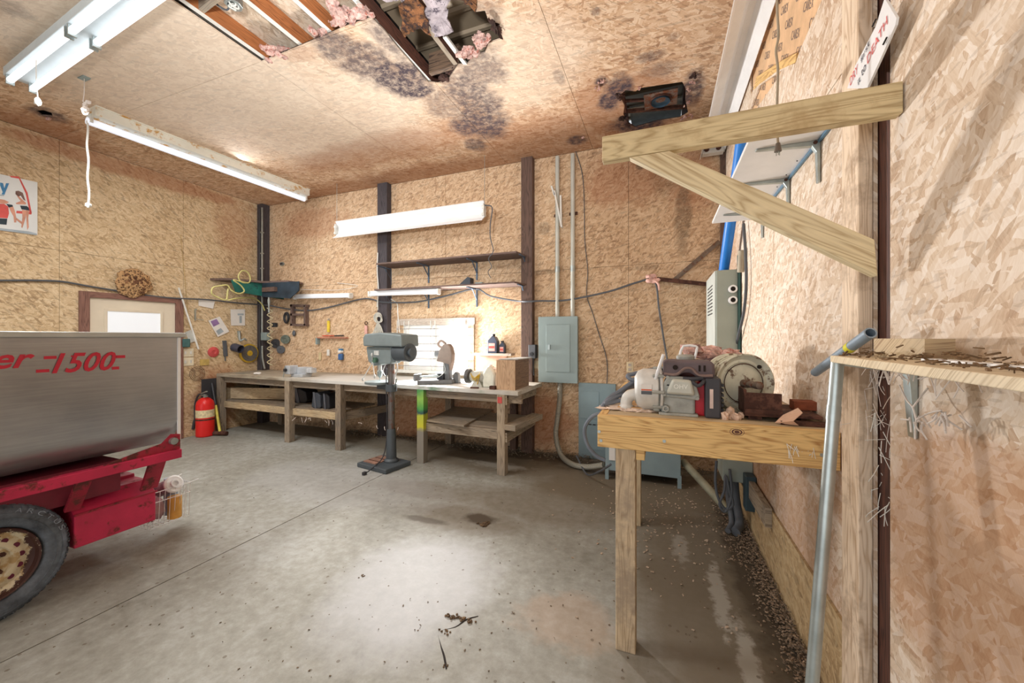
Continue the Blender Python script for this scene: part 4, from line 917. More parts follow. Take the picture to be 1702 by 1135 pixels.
# black welding-mask like cases on the left lower shelf
def case(u, v, label, yo, w_, h_, m=m_blackpl):
    q = FB(u, yo); q.z = .478; t = thing('power_tool_case', label, 'case', q)
    b = MB(); b.prism([(-w_/2, .02), (-w_*.38, 0), (w_*.4, 0), (w_/2, .03), (w_*.42, h_*.8), (w_*.1, h_), (-w_*.35, h_*.95)], q+V((0, .12, 0)), (1, 0, 0), (0, 0, 1), .22); b.build('shell', m, t, bevel=.015)
    b = MB(); b.prism([(-w_*.1, .0), (w_*.08, .0), (-w_*.1, h_*1.0), (-w_*.3, h_*1.0)], q+V((0, -.098, 0)), (1, 0, 0), (0, 0, 1), .008); b.build('panel', M('case_stripe', C(96, 100, 110), .4), t)
case(506, 650, 'black rounded tool case on the left lower shelf, behind the leg', .45, .33, .21)
case(535, 658, 'grey and black tool case on the left lower shelf, middle one', .22, .17, .22, M('case_grey', C(70, 76, 86), .5)); case(551, 656, 'dark tool case with grey stripe, rightmost on the left lower shelf', .24, .14, .21)

# things on the worktop
q = FB(489, .10); q.z = zb; t = thing('bench_vise', 'pale grey bench vise bolted to the worktop above the left legs', 'vise', q)
m_vise = M('vise_paint', C(196, 202, 208), .4, .2)
b = MB(); b.box(q+V((.02, .1, .02)), (.22, .16, .04)); b.build('base', m_vise, t, bevel=.006)
b = MB(); b.box(q+V((.06, .12, .085)), (.18, .12, .10)); b.build('body', m_vise, t, bevel=.012)
b = MB(); b.box(q+V((-.08, .02, .10)), (.10, .14, .12)); b.build('front_jaw', m_vise, t, bevel=.012)
b = MB(); b.box(q+V((.17, .12, .09)), (.13, .10, .07)); b.build('rear_jaw', m_vise, t, bevel=.01)
b = MB(); b.cyl(q+V((-.10, -.08, .10)), q+V((-.08, .02, .10)), .022); b.build('screw', m_blackpl, t, True)
b = MB(); b.cyl(q+V((-.13, -.07, -.02)), q+V((-.09, -.07, .15)), .007); b.build('tommy_bar', m_steel, t, True)
q = FB(404, .18); q.z = zb+.004; b = MB(); b.box(q, (.20, .10, .006)); one('steel_plate', b, m_steel, 'thin dark steel plate lying on the left end of the worktop', 'plate')
q = FB(428, .16); q.z = zb+.015; b = MB(); b.ball(q, .05, (1.1, .8, .35), .5, 9); one('crumpled_tissue', b, m_paper, 'crumpled white paper scrap on the left end of the worktop', 'paper scrap')

# drill press
dx_, dy_ = -2.84, 3.55
t = thing('drill_press', 'dusty grey floor-standing drill press in front of the workbench', 'drill press', (dx_, dy_, 0))
m_dp = M('drill_grey', C(128, 140, 142), .5, .2, .1, 4); m_dpd = M('drill_dark', C(82, 90, 96), .5, .2, .12, 4); m_dust = M('dusty_bright', C(206, 208, 206), .6, .1, .15, 16)
cb = V((dx_, dy_, 0)); ea = V((.985, -.17, 0)); eb = V((.17, .985, 0)); Mr = Matrix((ea, eb, V((0, 0, 1)))).transposed()
b = MB(); b.box(cb+ea*-.06+eb*-.05+V((0, 0, .025)), (.47, .36, .05), Mr); b.build('base', m_dpd, t, bevel=.01)
b = MB(); b.box(cb+ea*-.16+eb*-.05+V((0, 0, .055)), (.2, .24, .01), Mr); b.build('base_pad', M('rusty_pad', C(146, 112, 96), .8, 0, .2, 12), t)
for k in (-.06, .03):
    b = MB(); b.beam(cb+ea*-.24+eb*(k-.05)+V((0, 0, .061)), cb+ea*-.08+eb*(k-.05)+V((0, 0, .061)), .012, .006); b.build('slot', m_rust, t)
b = MB(); b.lathe([(.08, .05), (.08, .07), (.058, .09), (.048, .40), (.043, .42), (.043, .42)], cb, (0, 0, 1), 24); b.build('column_foot', m_dpd, t, True)
b = MB(); b.cyl(cb+V((0, 0, .05)), cb+V((0, 0, 1.42)), .037, n=24); b.build('column', M('column_steel', C(112, 108, 106), .4, .5, .15, 6, 0, .3), t, True)
zt_ = .955
b = MB(); b.lathe([(.05, -.08), (.062, -.08), (.062, 0), (.05, 0)], cb+V((0, 0, .92)), (0, 0, 1), 20, True); b.beam(cb+V((0, 0, .88))-ea*.02, cb+V((0, 0, .88))-ea*.2, .07, .05); b.build('table_arm', m_dpd, t, True)
b = MB(); b.lathe([(0, -.02), (.12, -.025), (.16, -.015), (.16, .01), (0, .01)], cb-ea*.20+V((0, 0, .93)), (0, 0, 1), 28); b.build('table', m_dp, t, True)
b = MB(); b.cyl(cb+ea*.05+V((0, 0, .88)), cb+ea*.14-eb*.05+V((0, 0, .99)), .007); b.build('table_crank', m_steel, t, True)
hd = V((0, 0, 1.17))
b = MB(); b.prism([(-.34, .14), (-.31, .0), (-.22, -.05), (-.05, -.02), (.05, -.02), (.07, .0), (.07, .17), (-.34, .17)], cb+hd-eb*.07, ea, (0, 0, 1), -.15); b.build('head', m_dp, t, bevel=.012)
b = MB(); b.prism([(-.33, -.03), (.29, -.03), (.28, .10), (-.05, .125), (-.30, .11), (-.34, .07)], cb+V((0, 0, 1.375))-eb*.12, ea, (0, 0, 1), -.26); b.build('belt_cover', m_dp, t, bevel=.015)
b = MB(); b.cyl(cb+ea*.10-eb*.0+V((0, 0, 1.28)), cb+ea*.30+V((0, 0, 1.28)), .10, n=22); b.cyl(cb+ea*.30+V((0, 0, 1.28)), cb+ea*.335+V((0, 0, 1.28)), .05, n=22); b.build('motor', m_dpd, t, True, .006)
b = MB(); b.box(cb+ea*.20+V((0, 0, 1.375)), (.1, .1, .03), Mr); b.build('motor_bracket', m_dust, t)
sp = cb-ea*.19
b = MB(); b.cyl(sp+V((0, 0, 1.02)), sp+V((0, 0, 1.14)), .022, n=16); b.build('quill', m_dust, t, True)
b = MB(); b.lathe([(0, 0), (.012, 0), (.03, .03), (.032, .07), (.018, .085), (0, .085)], sp+V((0, 0, .985)), (0, 0, 1), 16); b.build('chuck', m_steel, t, True)
b = MB(); b.cyl(sp+V((0, 0, .945)), sp+V((0, 0, .99)), .004); b.build('drill_bit', m_steel, t)
for k, (dx2, dz2) in enumerate(((-.14, -.20), (.06, -.16), (.02, .08))):
    c0 = sp-eb*.10+V((0, 0, 1.17)); c1 = c0+ea*dx2+V((0, -.03, dz2)); b = MB(); b.cyl(c0, c1, .005); b.ball(c1, .013, (1, 1, 1.8)); b.build('feed_handle', m_dust, t, True)
b = MB(); b.box(cb-ea*.16-eb*.072+V((0, 0, 1.27)), (.08, .006, .05), Mr); b.build('nameplate', m_dust, t)
b = MB(); b.cyl(cb-ea*.16-eb*.075+V((0, 0, 1.19)), cb-ea*.16-eb*.11+V((0, 0, 1.19)), .03); b.build('switch_knob', M('green_knob', C(76, 110, 92), .5), t, True)
b = MB(); b.tube([cb+ea*.07+V((0, 0, 1.2)), cb+ea*.10+V((0, 0, 1.1)), cb+ea*.06+V((0, 0, 1.0)), cb+ea*.09+V((0, 0, .95))], .007, 6); b.tube([sp+ea*.1+V((0, 0, 1.15)), sp+ea*.05+V((0, 0, 1.05)), sp+ea*.14+V((0, 0, .97))], .005, 6); b.build('cord', m_dust, t, True)
b = MB(); a_ = cb-ea*.035-eb*.04; P = [a_+V((0, 0, 1.1)), a_+V((0, 0, .8)), a_+V((.01, 0, .4)), a_+V((-.01, -.04, .12)), a_+V((-.02, -.24, .03)), a_+V((-.03, -.30, .02))]; b.tube(P, .006, 6); b.box(a_+V((-.03, -.31, .018)), (.03, .04, .03)); b.build('power_cord', m_cableblack, t, True)

# chop saw
q = FB(722, .30); q.z = zb; t = thing('chop_saw', 'dust-covered abrasive chop saw standing on the worktop before the window', 'chop saw', q)
m_cs = M('saw_dusty_brown', C(146, 130, 120), .7, .1, .12, 8); m_csd = M('saw_grey', C(118, 120, 122), .6, .2, .15, 10)
a_, c_ = FB(692, .12), FB(756, .42)
b = MB(); b.slab([V((a_.x-.02, a_.y+.08, zb)), V((a_.x+.06, a_.y-.07, zb)), V((c_.x+.05, c_.y-.16, zb)), V((c_.x+.02, c_.y+.1, zb))], (0, 0, 1), .05); b.build('base', m_csd, t, bevel=.006)
b = MB(); b.box((a_.x+.02, a_.y+.0, zb+.08), (.02, .14, .08)); b.build('fence', m_csd, t); b = MB(); b.box((a_.x+.25, a_.y+.16, zb+.085), (.09, .08, .08)); b.build('vise_block', m_blackpl, t, bevel=.005)
b = MB(); b.cyl((a_.x+.03, a_.y+.02, zb+.085), (a_.x+.25, a_.y+.14, zb+.1), .010); b.build('vise_screw', m_steel, t)
sc_ = PY(741, 588, 4.02)
b = MB(); b.prism([(-.105, -.09), (-.07, .04), (-.015, .115), (.05, .12), (.085, .08), (.105, 0), (.10, -.09), (.07, -.2), (.06, -.12), (-.03, -.10)], sc_+V((0, .04, 0)), V((1, .05, 0)), (0, 0, 1), .09); b.build('blade_guard', m_cs, t, bevel=.012)
b = MB(); b.cyl(sc_+V((-.02, -.02, -.03)), sc_+V((-.02, .02, -.03)), .06); b.build('arbor', m_rust, t, True)
b = MB(); b.cyl(sc_+V((-.16, .03, -.005)), sc_+V((-.02, .06, -.005)), .045, n=16); b.build('motor', m_csd, t, True)
b = MB(); b.tube([sc_+V((-.03, 0, .07)), sc_+V((-.09, 0, .09)), sc_+V((-.105, 0, .13)), sc_+V((-.06, 0, .155)), sc_+V((0, 0, .12))], .014, 8); b.build('handle', m_cs, t, True)
b = MB(); b.prism([(-.035, 0), (.05, 0), (.035, .29), (-.04, .29)], V((sc_.x+.0, 4.10, zb+.03)), (1, 0, 0), (0, 0, 1), .08); b.build('arm', m_csd, t, bevel=.006)
b = MB(); b.prism([(0, 0), (.08, 0), (.07, .12), (.03, .14), (0, .1)], V((sc_.x+.06, 4.14, zb+.0)), (1, 0, 0), (0, 0, 1), .06); b.build('hinge_block', m_csd, t, bevel=.006)
b = MB(); b.tube([sc_+V((-.03, 0, -.1)), sc_+V((.0, -.02, -.2)), sc_+V((-.06, -.05, -.27)), sc_+V((-.15, -.06, -.28))], .005, 6); b.build('power_cord', m_dust, t, True)

# bench grinder
q = FB(790, .25); q.z = zb; t = thing('bench_grinder', 'dusty bench grinder with a dark wheel between saw and plastic jug', 'bench grinder', q)
m_gr = M('grinder_dusty', C(196, 196, 186), .7, .1, .2, 10)
gc = PY(779, 625, 3.92)
b = MB(); b.cyl(gc-V((.02, 0, 0)), gc+V((.02, 0, 0)), .082, n=24); b.build('grinding_wheel', M('wheel_grey', C(104, 104, 104), .9, 0, .3, 24, .3), t, True)
b = MB(); b.lathe([(0, 0), (.05, 0), (.062, .03), (.065, .16), (.05, .2), (0, .2)], gc+V((.03, 0, 0)), (1, 0, .0), 20); b.build('motor', m_gr, t, True)
b = MB(); b.prism([(-.07, 0), (.07, 0), (.035, .07), (-.035, .07)], V((gc.x+.13, gc.y+.06, zb)), (1, 0, 0), (0, 0, 1), .12); b.build('pedestal', m_gr, t)
b = MB()
for k in range(5): b.tube([gc+V((.06+.02*k, -.065, .04-.03*k)), gc+V((.10+.02*k, -.075, .02*k-.03)), gc+V((.16, -.07, .03*math.sin(k)))], .005, 5)
b.build('tangled_cord', m_yel, t)
# plastic jug
q = FB(811, .14); q.z = zb; t = thing('plastic_jug', 'translucent white plastic jug beside the plywood box', 'jug', q)
b = MB(); b.prism([(-.075, 0), (.075, 0), (.078, .14), (.05, .20), (.02, .235), (-.02, .235), (-.06, .18), (-.075, .14)], q+V((0, .13, 0)), (1, 0, 0), (0, 0, 1), .12); b.build('body', M('jug_plastic', C(226, 228, 214), .4), t, True, .02)
b = MB(); b.cyl(q+V((.0, .07, .23)), q+V((.0, .07, .255)), .022); b.build('cap', m_paper, t, True); b = MB(); b.tube([q+V((.03, .07, .21)), q+V((.075, .07, .20)), q+V((.088, .07, .15)), q+V((.075, .07, .11))], .012, 8); b.build('handle', M('jug_pink', C(236, 214, 200), .4), t, True)
q = FB(782, .03); q.z = zb+.008; b = MB(); b.beam(q, q+V((.09, .02, 0)), .025, .014); one('brown_stick', b, m_rust, 'small brown stick lying on the worktop edge below the grinder', 'stick')
# plywood box
a_ = FB(823, .03); c_ = FB(855, .05); t = thing('plywood_box', 'open plywood box with a jagged flap at the right end of the worktop', 'box', (a_.x+.13, 4.0, zb))
bx0, bx1, by0, by1, h_ = a_.x, c_.x+.0, 3.77, 4.22, .315
m_ply = WOOD('plywood', C(196, 164, 132), C(160, 126, 94), .7, knots=False); m_plyd = WOOD('plywood_side', C(138, 112, 92), C(104, 82, 66), .7, knots=False)
for nm, aa, mm in (('front_panel', (bx0, bx1, by0, by0+.012, zb, zb+h_), m_ply), ('back_panel', (bx0, bx1, by1-.012, by1, zb, zb+h_), m_plyd), ('side_panel', (bx0, bx0+.012, by0+.012, by1-.012, zb, zb+h_), m_plyd), ('side_panel', (bx1-.012, bx1, by0+.012, by1-.012, zb, zb+h_), m_plyd)):
    b = MB(); b.bx(*aa); b.build(nm, mm, t)
b = MB(); b.slab([V((bx0+.02, by0+.02, zb+h_)), V((bx1, by0+.10, zb+h_)), V((bx1+.04, by1, zb+h_+.03)), V((bx0+.1, by1, zb+h_+.02))], (0, 0, 1), .012); b.build('lid', m_dust, t)
b = MB(); b.beam(FB(815, .05)+V((0, 0, zb+.02)), FB(824, .05)+V((0, 0, zb+.02)), .05, .035); one('metal_latch', b, m_rust, 'rusty metal latch on the worktop left of the plywood box', 'latch')

# ------------------------------------------------------------------ electrical gear on the back wall
def conduit(u, label, r=.026):
    x = BW(u, 400, .05).x; z1 = 3.66; z0 = BW(u, 527, .05).z; t = thing('wall_conduit', label, 'conduit', (x, YB-.05, z0))
    b = MB(); b.cyl((x, YB-.05, z0), (x, YB-.05, z1), r, n=16); b.build('pipe', M('conduit_grey', C(196, 198, 190), .5, .2, .06), t, True)
    b = MB(); b.cyl((x, YB-.05, z0+.55), (x, YB-.05, z0+.62), r*1.2, n=16); b.build('coupling', m_steel, t, True)
    b = MB(); b.box((x, YB-.012, 2.95), (.10, .024, .03)); b.build('strap', m_rust, t)
    return x
xc1 = conduit(926.5, 'left of the two pale conduits above the breaker panel'); xc2 = conduit(952, 'right of the two pale conduits above the breaker panel')
b = MB(); b.beam(BW(917, 310, .1), BW(922, 325, .1), .02, .05, (0, 1, 0)); b.beam(BW(922, 318, .1), BW(934, 378, .1), .02, .05, (0, 1, 0)); b.beam(BW(932, 325, .1), BW(933, 376, .1), .02, .03, (0, 1, 0)); one('folding_bracket', b, m_whitedirty, 'pale folding bracket hooked over the left conduit', 'bracket')
xa, xb = BW(895, 580, .1).x, BW(960, 580, .1).x; za, zz_ = BW(927, 636, .1).z, BW(927, 526, .1).z
t = thing('breaker_panel', 'closed grey breaker panel on the back wall under two conduits', 'breaker panel', ((xa+xb)/2, YB-.05, za))
b = MB(); b.bx(xa+.01, xb-.01, YB-.095, YB, za+.005, zz_-.005); b.build('enclosure', m_greymetal, t)
b = MB(); b.bx(xa, xb, YB-.105, YB-.095, za, zz_); b.build('cover', m_greymetal, t, bevel=.002)
b = MB(); b.bx(xa+.10, xb-.09, YB-.110, YB-.105, za+.13, zz_-.1); dr = b.build('door', m_greymetal, t, bevel=.002)
b = MB(); b.bx(xa+.125, xa+.15, YB-.12, YB-.11, za+.40, za+.46); b.build('latch', m_steel, dr)
b = MB(); b.tube([PY(931, 635, YB-.06), PY(930, 665, YB-.06), PY(926, 700, YB-.08), PY(924, 725, YB-.12), PY(932, 755, YB-.22), PY(950, 771, 4.25), PY(975, 776, 4.15), PY(1003, 773, 4.08)], .030, 12, 6)
fx = one('flexible_conduit', b, None, 'ribbed grey flexible conduit curving from the breaker panel to the transformer', 'conduit', smooth=True)
n = NT('ribbed_conduit'); w_ = n.node('ShaderNodeTexWave'); n.link(n.coord(), w_.inputs['Vector']); w_.inputs['Scale'].default_value = 26; w_.bands_direction = 'Z'; n.base(C(166, 164, 152)); n.b.inputs['Metallic'].default_value = .4; n.rough(.5); n.bump(w_.outputs['Fac'], .6, .006); fx.data.materials.append(n.m)
# rings along the flexible conduit
q = PY(886, 584, YB-.06); t = thing('switch_box', 'dark grey switch box on the wall between post and breaker panel', 'switch', q-V((0, 0, .09)))
b = MB(); b.box(q, (.09, .10, .17)); b.build('box_body', m_cable, t, bevel=.006); b = MB(); b.cyl(q+V((.0, -.05, -.03)), q+V((0, -.07, -.03)), .022); b.build('knob', m_blackpl, t, True)
b = MB(); b.tube([q+V((0, 0, -.085)), q+V((-.005, 0, -.2)), q+V((.01, 0, -.3))], .014, 8); b.build('cable', m_cable, t, True)
b = MB(); b.box(BW(892, 606, .006), (.07, .012, .1)); one('cream_plate', b, M('cream_plate2', C(222, 210, 182), .5), 'cream blank plate below the dark switch box', 'wall plate')
q = BW(1047, 610, .0); t = thing('wall_outlet', 'cream double outlet on the back wall left of the engine', 'outlet', q)
b = MB(); b.box(q-V((0, .004, 0)), (.075, .008, .12)); b.build('plate', M('outlet_cream', C(224, 206, 170), .5), t, bevel=.002)
for dz in (-.025, .025):
    b = MB(); b.box(q+V((0, -.011, dz)), (.035, .006, .032)); b.build('socket', m_casing, t)
# louvred lower panel
xa, xb = BW(962, 700, .03).x, BW(1006, 700, .03).x; t = thing('louvred_panel', 'blue-grey louvred metal panel standing against the back wall', 'panel', ((xa+xb)/2, YB-.02, 0))
m_bg = M('blue_grey_paint', C(138, 158, 164), .5, .1, .07, 3)
b = MB(); b.bx(xa, xb+.12, YB-.045, YB-.001, 0.005, .90); b.build('sheet', m_bg, t, bevel=.003)
for k in range(2):
    b = MB(); b.bx(xa+.09, xb+.02, YB-.055, YB-.045, .12+k*.30, .14+k*.30); b.build('louvre', m_bg, t)
b = MB(); b.bx(xa+.02, xb-.07, YB-.052, YB-.045, .48, .80); b.build('raised_panel', m_bg, t, bevel=.002)
for k in range(4):
    b = MB(); b.bx(xa+.12+.05*k, xa+.155+.05*k, YB-.0535, YB-.052, .405, .42); b.build('stamped_mark', m_cableblack, t)
# transformer cabinet under the near bench
t = thing('transformer', 'blue-grey floor transformer cabinet behind the near bench leg', 'transformer', (-.19, 4.25, 0))
b = MB(); b.bx(-.54, .17, 4.02, 4.5, .09, .80); b.build('cabinet', m_bg, t, bevel=.006)
for x in (-.54, .14):
    for y in (4.01, 4.47):
        b = MB(); b.bx(x, x+.035, y, y+.035, 0, .12); b.build('foot', m_bg, t)
b = MB(); b.bx(-.50, -.44, 4.005, 4.02, .2, .72); b.build('label_strip', m_paper, t)
# angle-iron bracket with rag
t = thing('angle_bracket', 'rusty angle-iron wall bracket with a diagonal strap near the right corner', 'bracket', BW(1130, 470, .03))
b = MB(); b.beam(BW(1087, 463, .05), BW(1190, 474, .05), .04, .04); b.build('arm', m_rust, t); b = MB(); b.beam(BW(1120, 466, .04), BW(1196, 401, .04), .012, .045, (0, -1, 0) and (0, 0, 1)); b.build('strap', M('strap_iron', C(122, 108, 96), .7, .3, .25, 12, 0, .4), t)
b = MB()
for k in range(7): b.ball(BW(1086, 463, .07)+V((random.uniform(-.05, .05), 0, random.uniform(-.03, .03))), .035, (1.2, .7, .7), .8, k+40, 8, 3)
b.tube([BW(1088, 466, .09), BW(1094, 472, .09), BW(1096, 482, .08)], .012, 6); one('pink_rag', b, M('pink_rag', C(222, 178, 166), .95, 0, .2, 20), 'pink rag knotted round the cable on the angle-iron bracket', 'rag', smooth=True)
# tall cabinet on the right wall
t = thing('wall_cabinet', 'tall grey ventilated electrical cabinet in the right corner', 'cabinet', (.53, 4.1, 1.05))
m_cab = M('olive_grey_paint', C(160, 168, 158), .5, .1, .07, 3)
X0 = .432; Y0 = 3.77
b = MB(); b.bx(X0+.012, .605, Y0, 4.45, 1.05, 2.03); b.build('box_body', m_cab, t, bevel=.003)
b = MB(); b.bx(X0, X0+.012, Y0+.02, 4.47, 1.05, 2.03); cv = b.build('cover', M('cover_pale', C(196, 202, 196), .5, .1, .05), t, bevel=.003)
for j in range(2):
    for k in range(9):
        b = MB(); b.bx(X0-.002, X0, 3.95+j*.2, 4.12+j*.2, 1.66+k*.032, 1.672+k*.032); b.build('vent_slot', m_cableblack, cv)
for z in (1.86, 1.765):
    b = MB(); b.lathe([(.028, .0), (.034, .0), (.034, .035), (.020, .04), (.020, 0)], (.565, Y0, z), (0, -1, 0), 18); b.build('knockout', m_white, t, True)
    b = MB(); b.cyl((.565, Y0-.002, z), (.565, Y0-.03, z), .021); b.build('knockout_hole', m_dark, t)
b = MB(); b.bx(.605, .622, Y0-.03, Y0+.03, 1.0, 2.15); one('wall_channel', b, M('green_channel', C(52, 88, 86), .5, .1), 'dark green channel strip fixed behind the tall grey cabinet', 'channel')
# blue pipe
b = MB(); b.cyl(PD(1203, 449, 3.50), PD(1238, 200, 2.75), .042, n=20); one('blue_pipe', b, M('blue_pvc', C(44, 126, 214), .4, 0, .06), 'bright blue plastic pipe rising from the tall grey cabinet', 'pipe', smooth=True)
b = MB(); b.pipe(RW(1231, 452, .035), RW(1231, 418, .035)+V((0, -.05, 0)), .026, .018); one('stub_pipe', b, M('tan_pipe', C(170, 160, 140), .6), 'short open tan pipe stub beside the blue pipe', 'pipe', smooth=True)
P = [RW(u, v, .03) for u, v in ((1236, 372), (1238, 400), (1240, 440), (1240, 480), (1236, 520), (1228, 555), (1219, 598))]
cable('side_cable', P, .011, m_cable, 'grey cable bowing down past the tall grey cabinet on the right wall')

# under-bench items on the right wall
t = thing('floor_disconnect', 'small grey junction box low on the right wall under the near bench', 'electrical box', (.56, 3.6, .42))
b = MB(); b.bx(.43, .628, 3.3, 3.6, .36, .52); b.build('box_body', m_cab, t, bevel=.004); b = MB(); b.bx(.56, .628, 3.18, 3.28, .2, .45); b.build('plug', M('plug_dark', C(48, 66, 74), .5), t, bevel=.006)
for i, (xx, rr) in enumerate(((.47, .02), (.52, .032))):
    b = MB(); b.tube([(xx, 3.4, .36), (xx+.01, 3.38, .2), (xx+.02, 3.3, .06), (xx-.02, 3.2, .03)], rr, 10); b.build('cable', m_cable, t, True)
b = MB()
P = [PY(u, v, 3.25) for u, v in ((1191, 766), (1189, 800), (1194, 828), (1206, 846), (1218, 838), (1212, 815), (1206, 790), (1204, 815), (1196, 838), (1206, 850), (1216, 822), (1213, 780))]
b.tube([V((p.x, p.y, max(p.z, .012))) for p in P], .010, 7, 4); one('hanging_flex', b, m_cable, 'looped grey flex hanging to the floor under the near bench', 'cable', smooth=True)
b = MB(); b.cyl((.2, 4.15, .22), (.5, 3.55, .045), .035, n=14); one('floor_pipe', b, M('olive_pipe', C(150, 148, 128), .5, .2), 'olive conduit sloping to the floor right of the transformer', 'pipe', smooth=True)
# ------------------------------------------------------------------ hopper trailer
m_red = M('trailer_red', C(190, 44, 80), .4, .1, .14, 5, 0, .22, C(110, 52, 50))
m_reddk = M('trailer_red_worn', C(166, 40, 62), .5, .1, .2, 6, 0, .45, C(96, 52, 48))
def steel():
    n = NT('stainless_sheet'); o = n.coord(); g = n.noise(n.mapping(o, (1, 3, 60)), 1.5, 5, .6); f = n.noise(o, 1.2, 5, .6)
    n.base(n.ramp(n.math('ADD', n.math('MULTIPLY', g, .3), n.math('MULTIPLY', f, .7)), [(.35, C(150, 150, 152)), (.65, C(184, 184, 184))]))
    n.b.inputs['Metallic'].default_value = .85; n.rough(n.maprange(f, .3, .7, .34, .5)); n.bump(n.noise(n.mapping(o, (1, .8, .8)), 2.2, 2), .25, .02); return n.m
m_ss = steel()
SX = -3.02; Y0, Y1 = -1.2, 1.60; zt = 1.476
t = thing('feed_trailer', 'stainless hopper trailer with red frame and rusty-rimmed wheel, lettered 1500', 'trailer', (-3.7, .6, 0))
# trough: vertical side that curls under (profile in X,Z), 4 mm sheet, tapering end lip
prof = [(SX, zt), (SX, .90), (SX-.02, .84), (SX-.06, .78), (SX-.13, .735), (SX-.24, .71), (SX-.6, .70)]
full = prof+[(2*(SX-.6)-x, z) for x, z in prof[::-1][1:]]
inner = [(x-.006 if x > SX-.6 else x+.006, z+.006 if z < 1.4 else z) for x, z in full[::-1]]
b = MB(); b.prism(full+inner, (0, Y1, 0), (1, 0, 0), (0, 0, 1), Y1-Y0); hop = b.build('hopper', m_ss, t, True)
b = MB(); b.prism(full, (0, Y1-.002, 0), (1, 0, 0), (0, 0, 1), .006); b.build('end_panel', m_ss, t)
b = MB(); b.bx(SX-.02, SX+.022, Y0, Y1+.03, zt-.028, zt+.002); b.bx(2*(SX-.6)-SX-.022, 2*(SX-.6)-SX+.02, Y0, Y1+.03, zt-.028, zt+.002); b.bx(2*(SX-.6)-SX, SX, Y1, Y1+.03, zt-.028, zt+.002); b.build('rim', M('rim_steel', C(176, 180, 178), .4, .7, .08), t, bevel=.004)
b = MB(); b.bx(SX-.004, SX+.008, Y1-.012, Y1+.004, .76, zt-.03); b.build('corner_flange', m_white, t)
def SP(u, v, o=0.0): return PX(u, v, SX+o)
def stxt(s, u0, u1, vt, vb, shear, bold, nm='lettering', m=None, o=.002):
    a_ = SP(u0, vb, o); c_ = SP(u1, vb, o); z0_, z1_ = SP(u0, vb).z, SP(u0, vt).z
    text(s, (a_.x, a_.y, z0_), (0, 1, 0), (0, 0, 1), c_.y-a_.y, z1_-z0_, m or m_dred, t, nm, shear, bold)
m_dred = M('decal_red', C(190, 40, 62), .45, 0, .05)
stxt('er', -12, 58, 590, 614, .35, .02)
stxt('1500', 86, 193, 587, 621, .35, .018, m=m_dred, o=.004)
def stripe(u0, v0, u1, v1, h_):
    a_, c_ = SP(u0, v0, .0015), SP(u1, v1, .0015); c_.z = a_.z; b = MB()
    b.beam(a_, c_, .0016, h_, (0, 0, 1)); b.build('decal_stripe', m_dred, t)
stripe(73, 594.5, 94, 594, .016); stripe(60, 617, 82, 617, .016); stripe(118, 592, 128, 592, .008); stripe(193, 593, 208, 593, .017); stripe(186, 612, 198, 612, .017)
# main rail and its parts
rx = SX+.03
b = MB(); b.bx(rx-.05, rx, Y0, 1.60, .645, .703); b.bx(2*(SX-.6)-rx, 2*(SX-.6)-rx+.05, Y0, 1.60, .645, .703); b.build('side_rail', m_red, t, bevel=.004)
b = MB(); b.slab([V((SX-.002, 1.22, .703)), V((SX-.002, 1.60, .703)), V((SX-.002, 1.60, .80)), V((SX-.002, 1.55, .81)), V((SX-.002, 1.50, .76)), V((SX-.002, 1.36, .735))], (1, 0, 0), .012); b.build('hinge_plate', m_reddk, t)
b = MB(); b.cyl((SX+.005, 1.555, .765), (SX+.035, 1.555, .765), .022, n=14); b.build('pivot_bolt', m_steel, t, True)
def strut(u0, v0, u1, v1, w_, x0=SX, x1=None):
    a_, c_ = PX(u0, v0, x0-.0), PX(u1, v1, x1 or x0-.10); b = MB(); b.beam(a_, c_, w_, .02, (1, 0, 0)); b.build('strut', m_reddk, t, bevel=.003)
strut(264, 760, 247, 812, .09); strut(143, 790, 119, 848, .065)
# lower chassis box
cx_ = -3.12
cbx = cx_-.24
b = MB(); b.prism([(cx_, .43), (cx_, .24), (cbx, .24), (cbx, .50), (cx_-.10, .50)], (0, 1.52, 0), (1, 0, 0), (0, 0, 1), 1.52-1.14); b.build('box_front', m_red, t, bevel=.006)
b = MB(); b.prism([(cbx, .52), (cbx, .24), (cbx-.74, .24), (cbx-.74, .52)], (0, 1.52, 0), (1, 0, 0), (0, 0, 1), 1.52-Y0); b.build('chassis_box', m_red, t, bevel=.006)
b = MB(); b.bx(cx_-.002, cx_+.006, 1.14, 1.525, .425, .436); b.build('seam_lip', m_reddk, t)
b = MB(); b.beam((SX-.2, Y0, .62), (SX-.2, 1.35, .60), .05, .05); b.build('inner_rail', m_steel, t)
b = MB(); b.cyl((SX-.28, .2, .57), (SX-.28, 1.25, .56), .03); b.build('auger_tube', m_cableblack, t, True)
b = MB(); b.bx(SX-1.1, SX-.12, -.9, 1.35, .5, .69); b.build('under_plate', M('under_dark', C(120, 34, 52), .6), t)
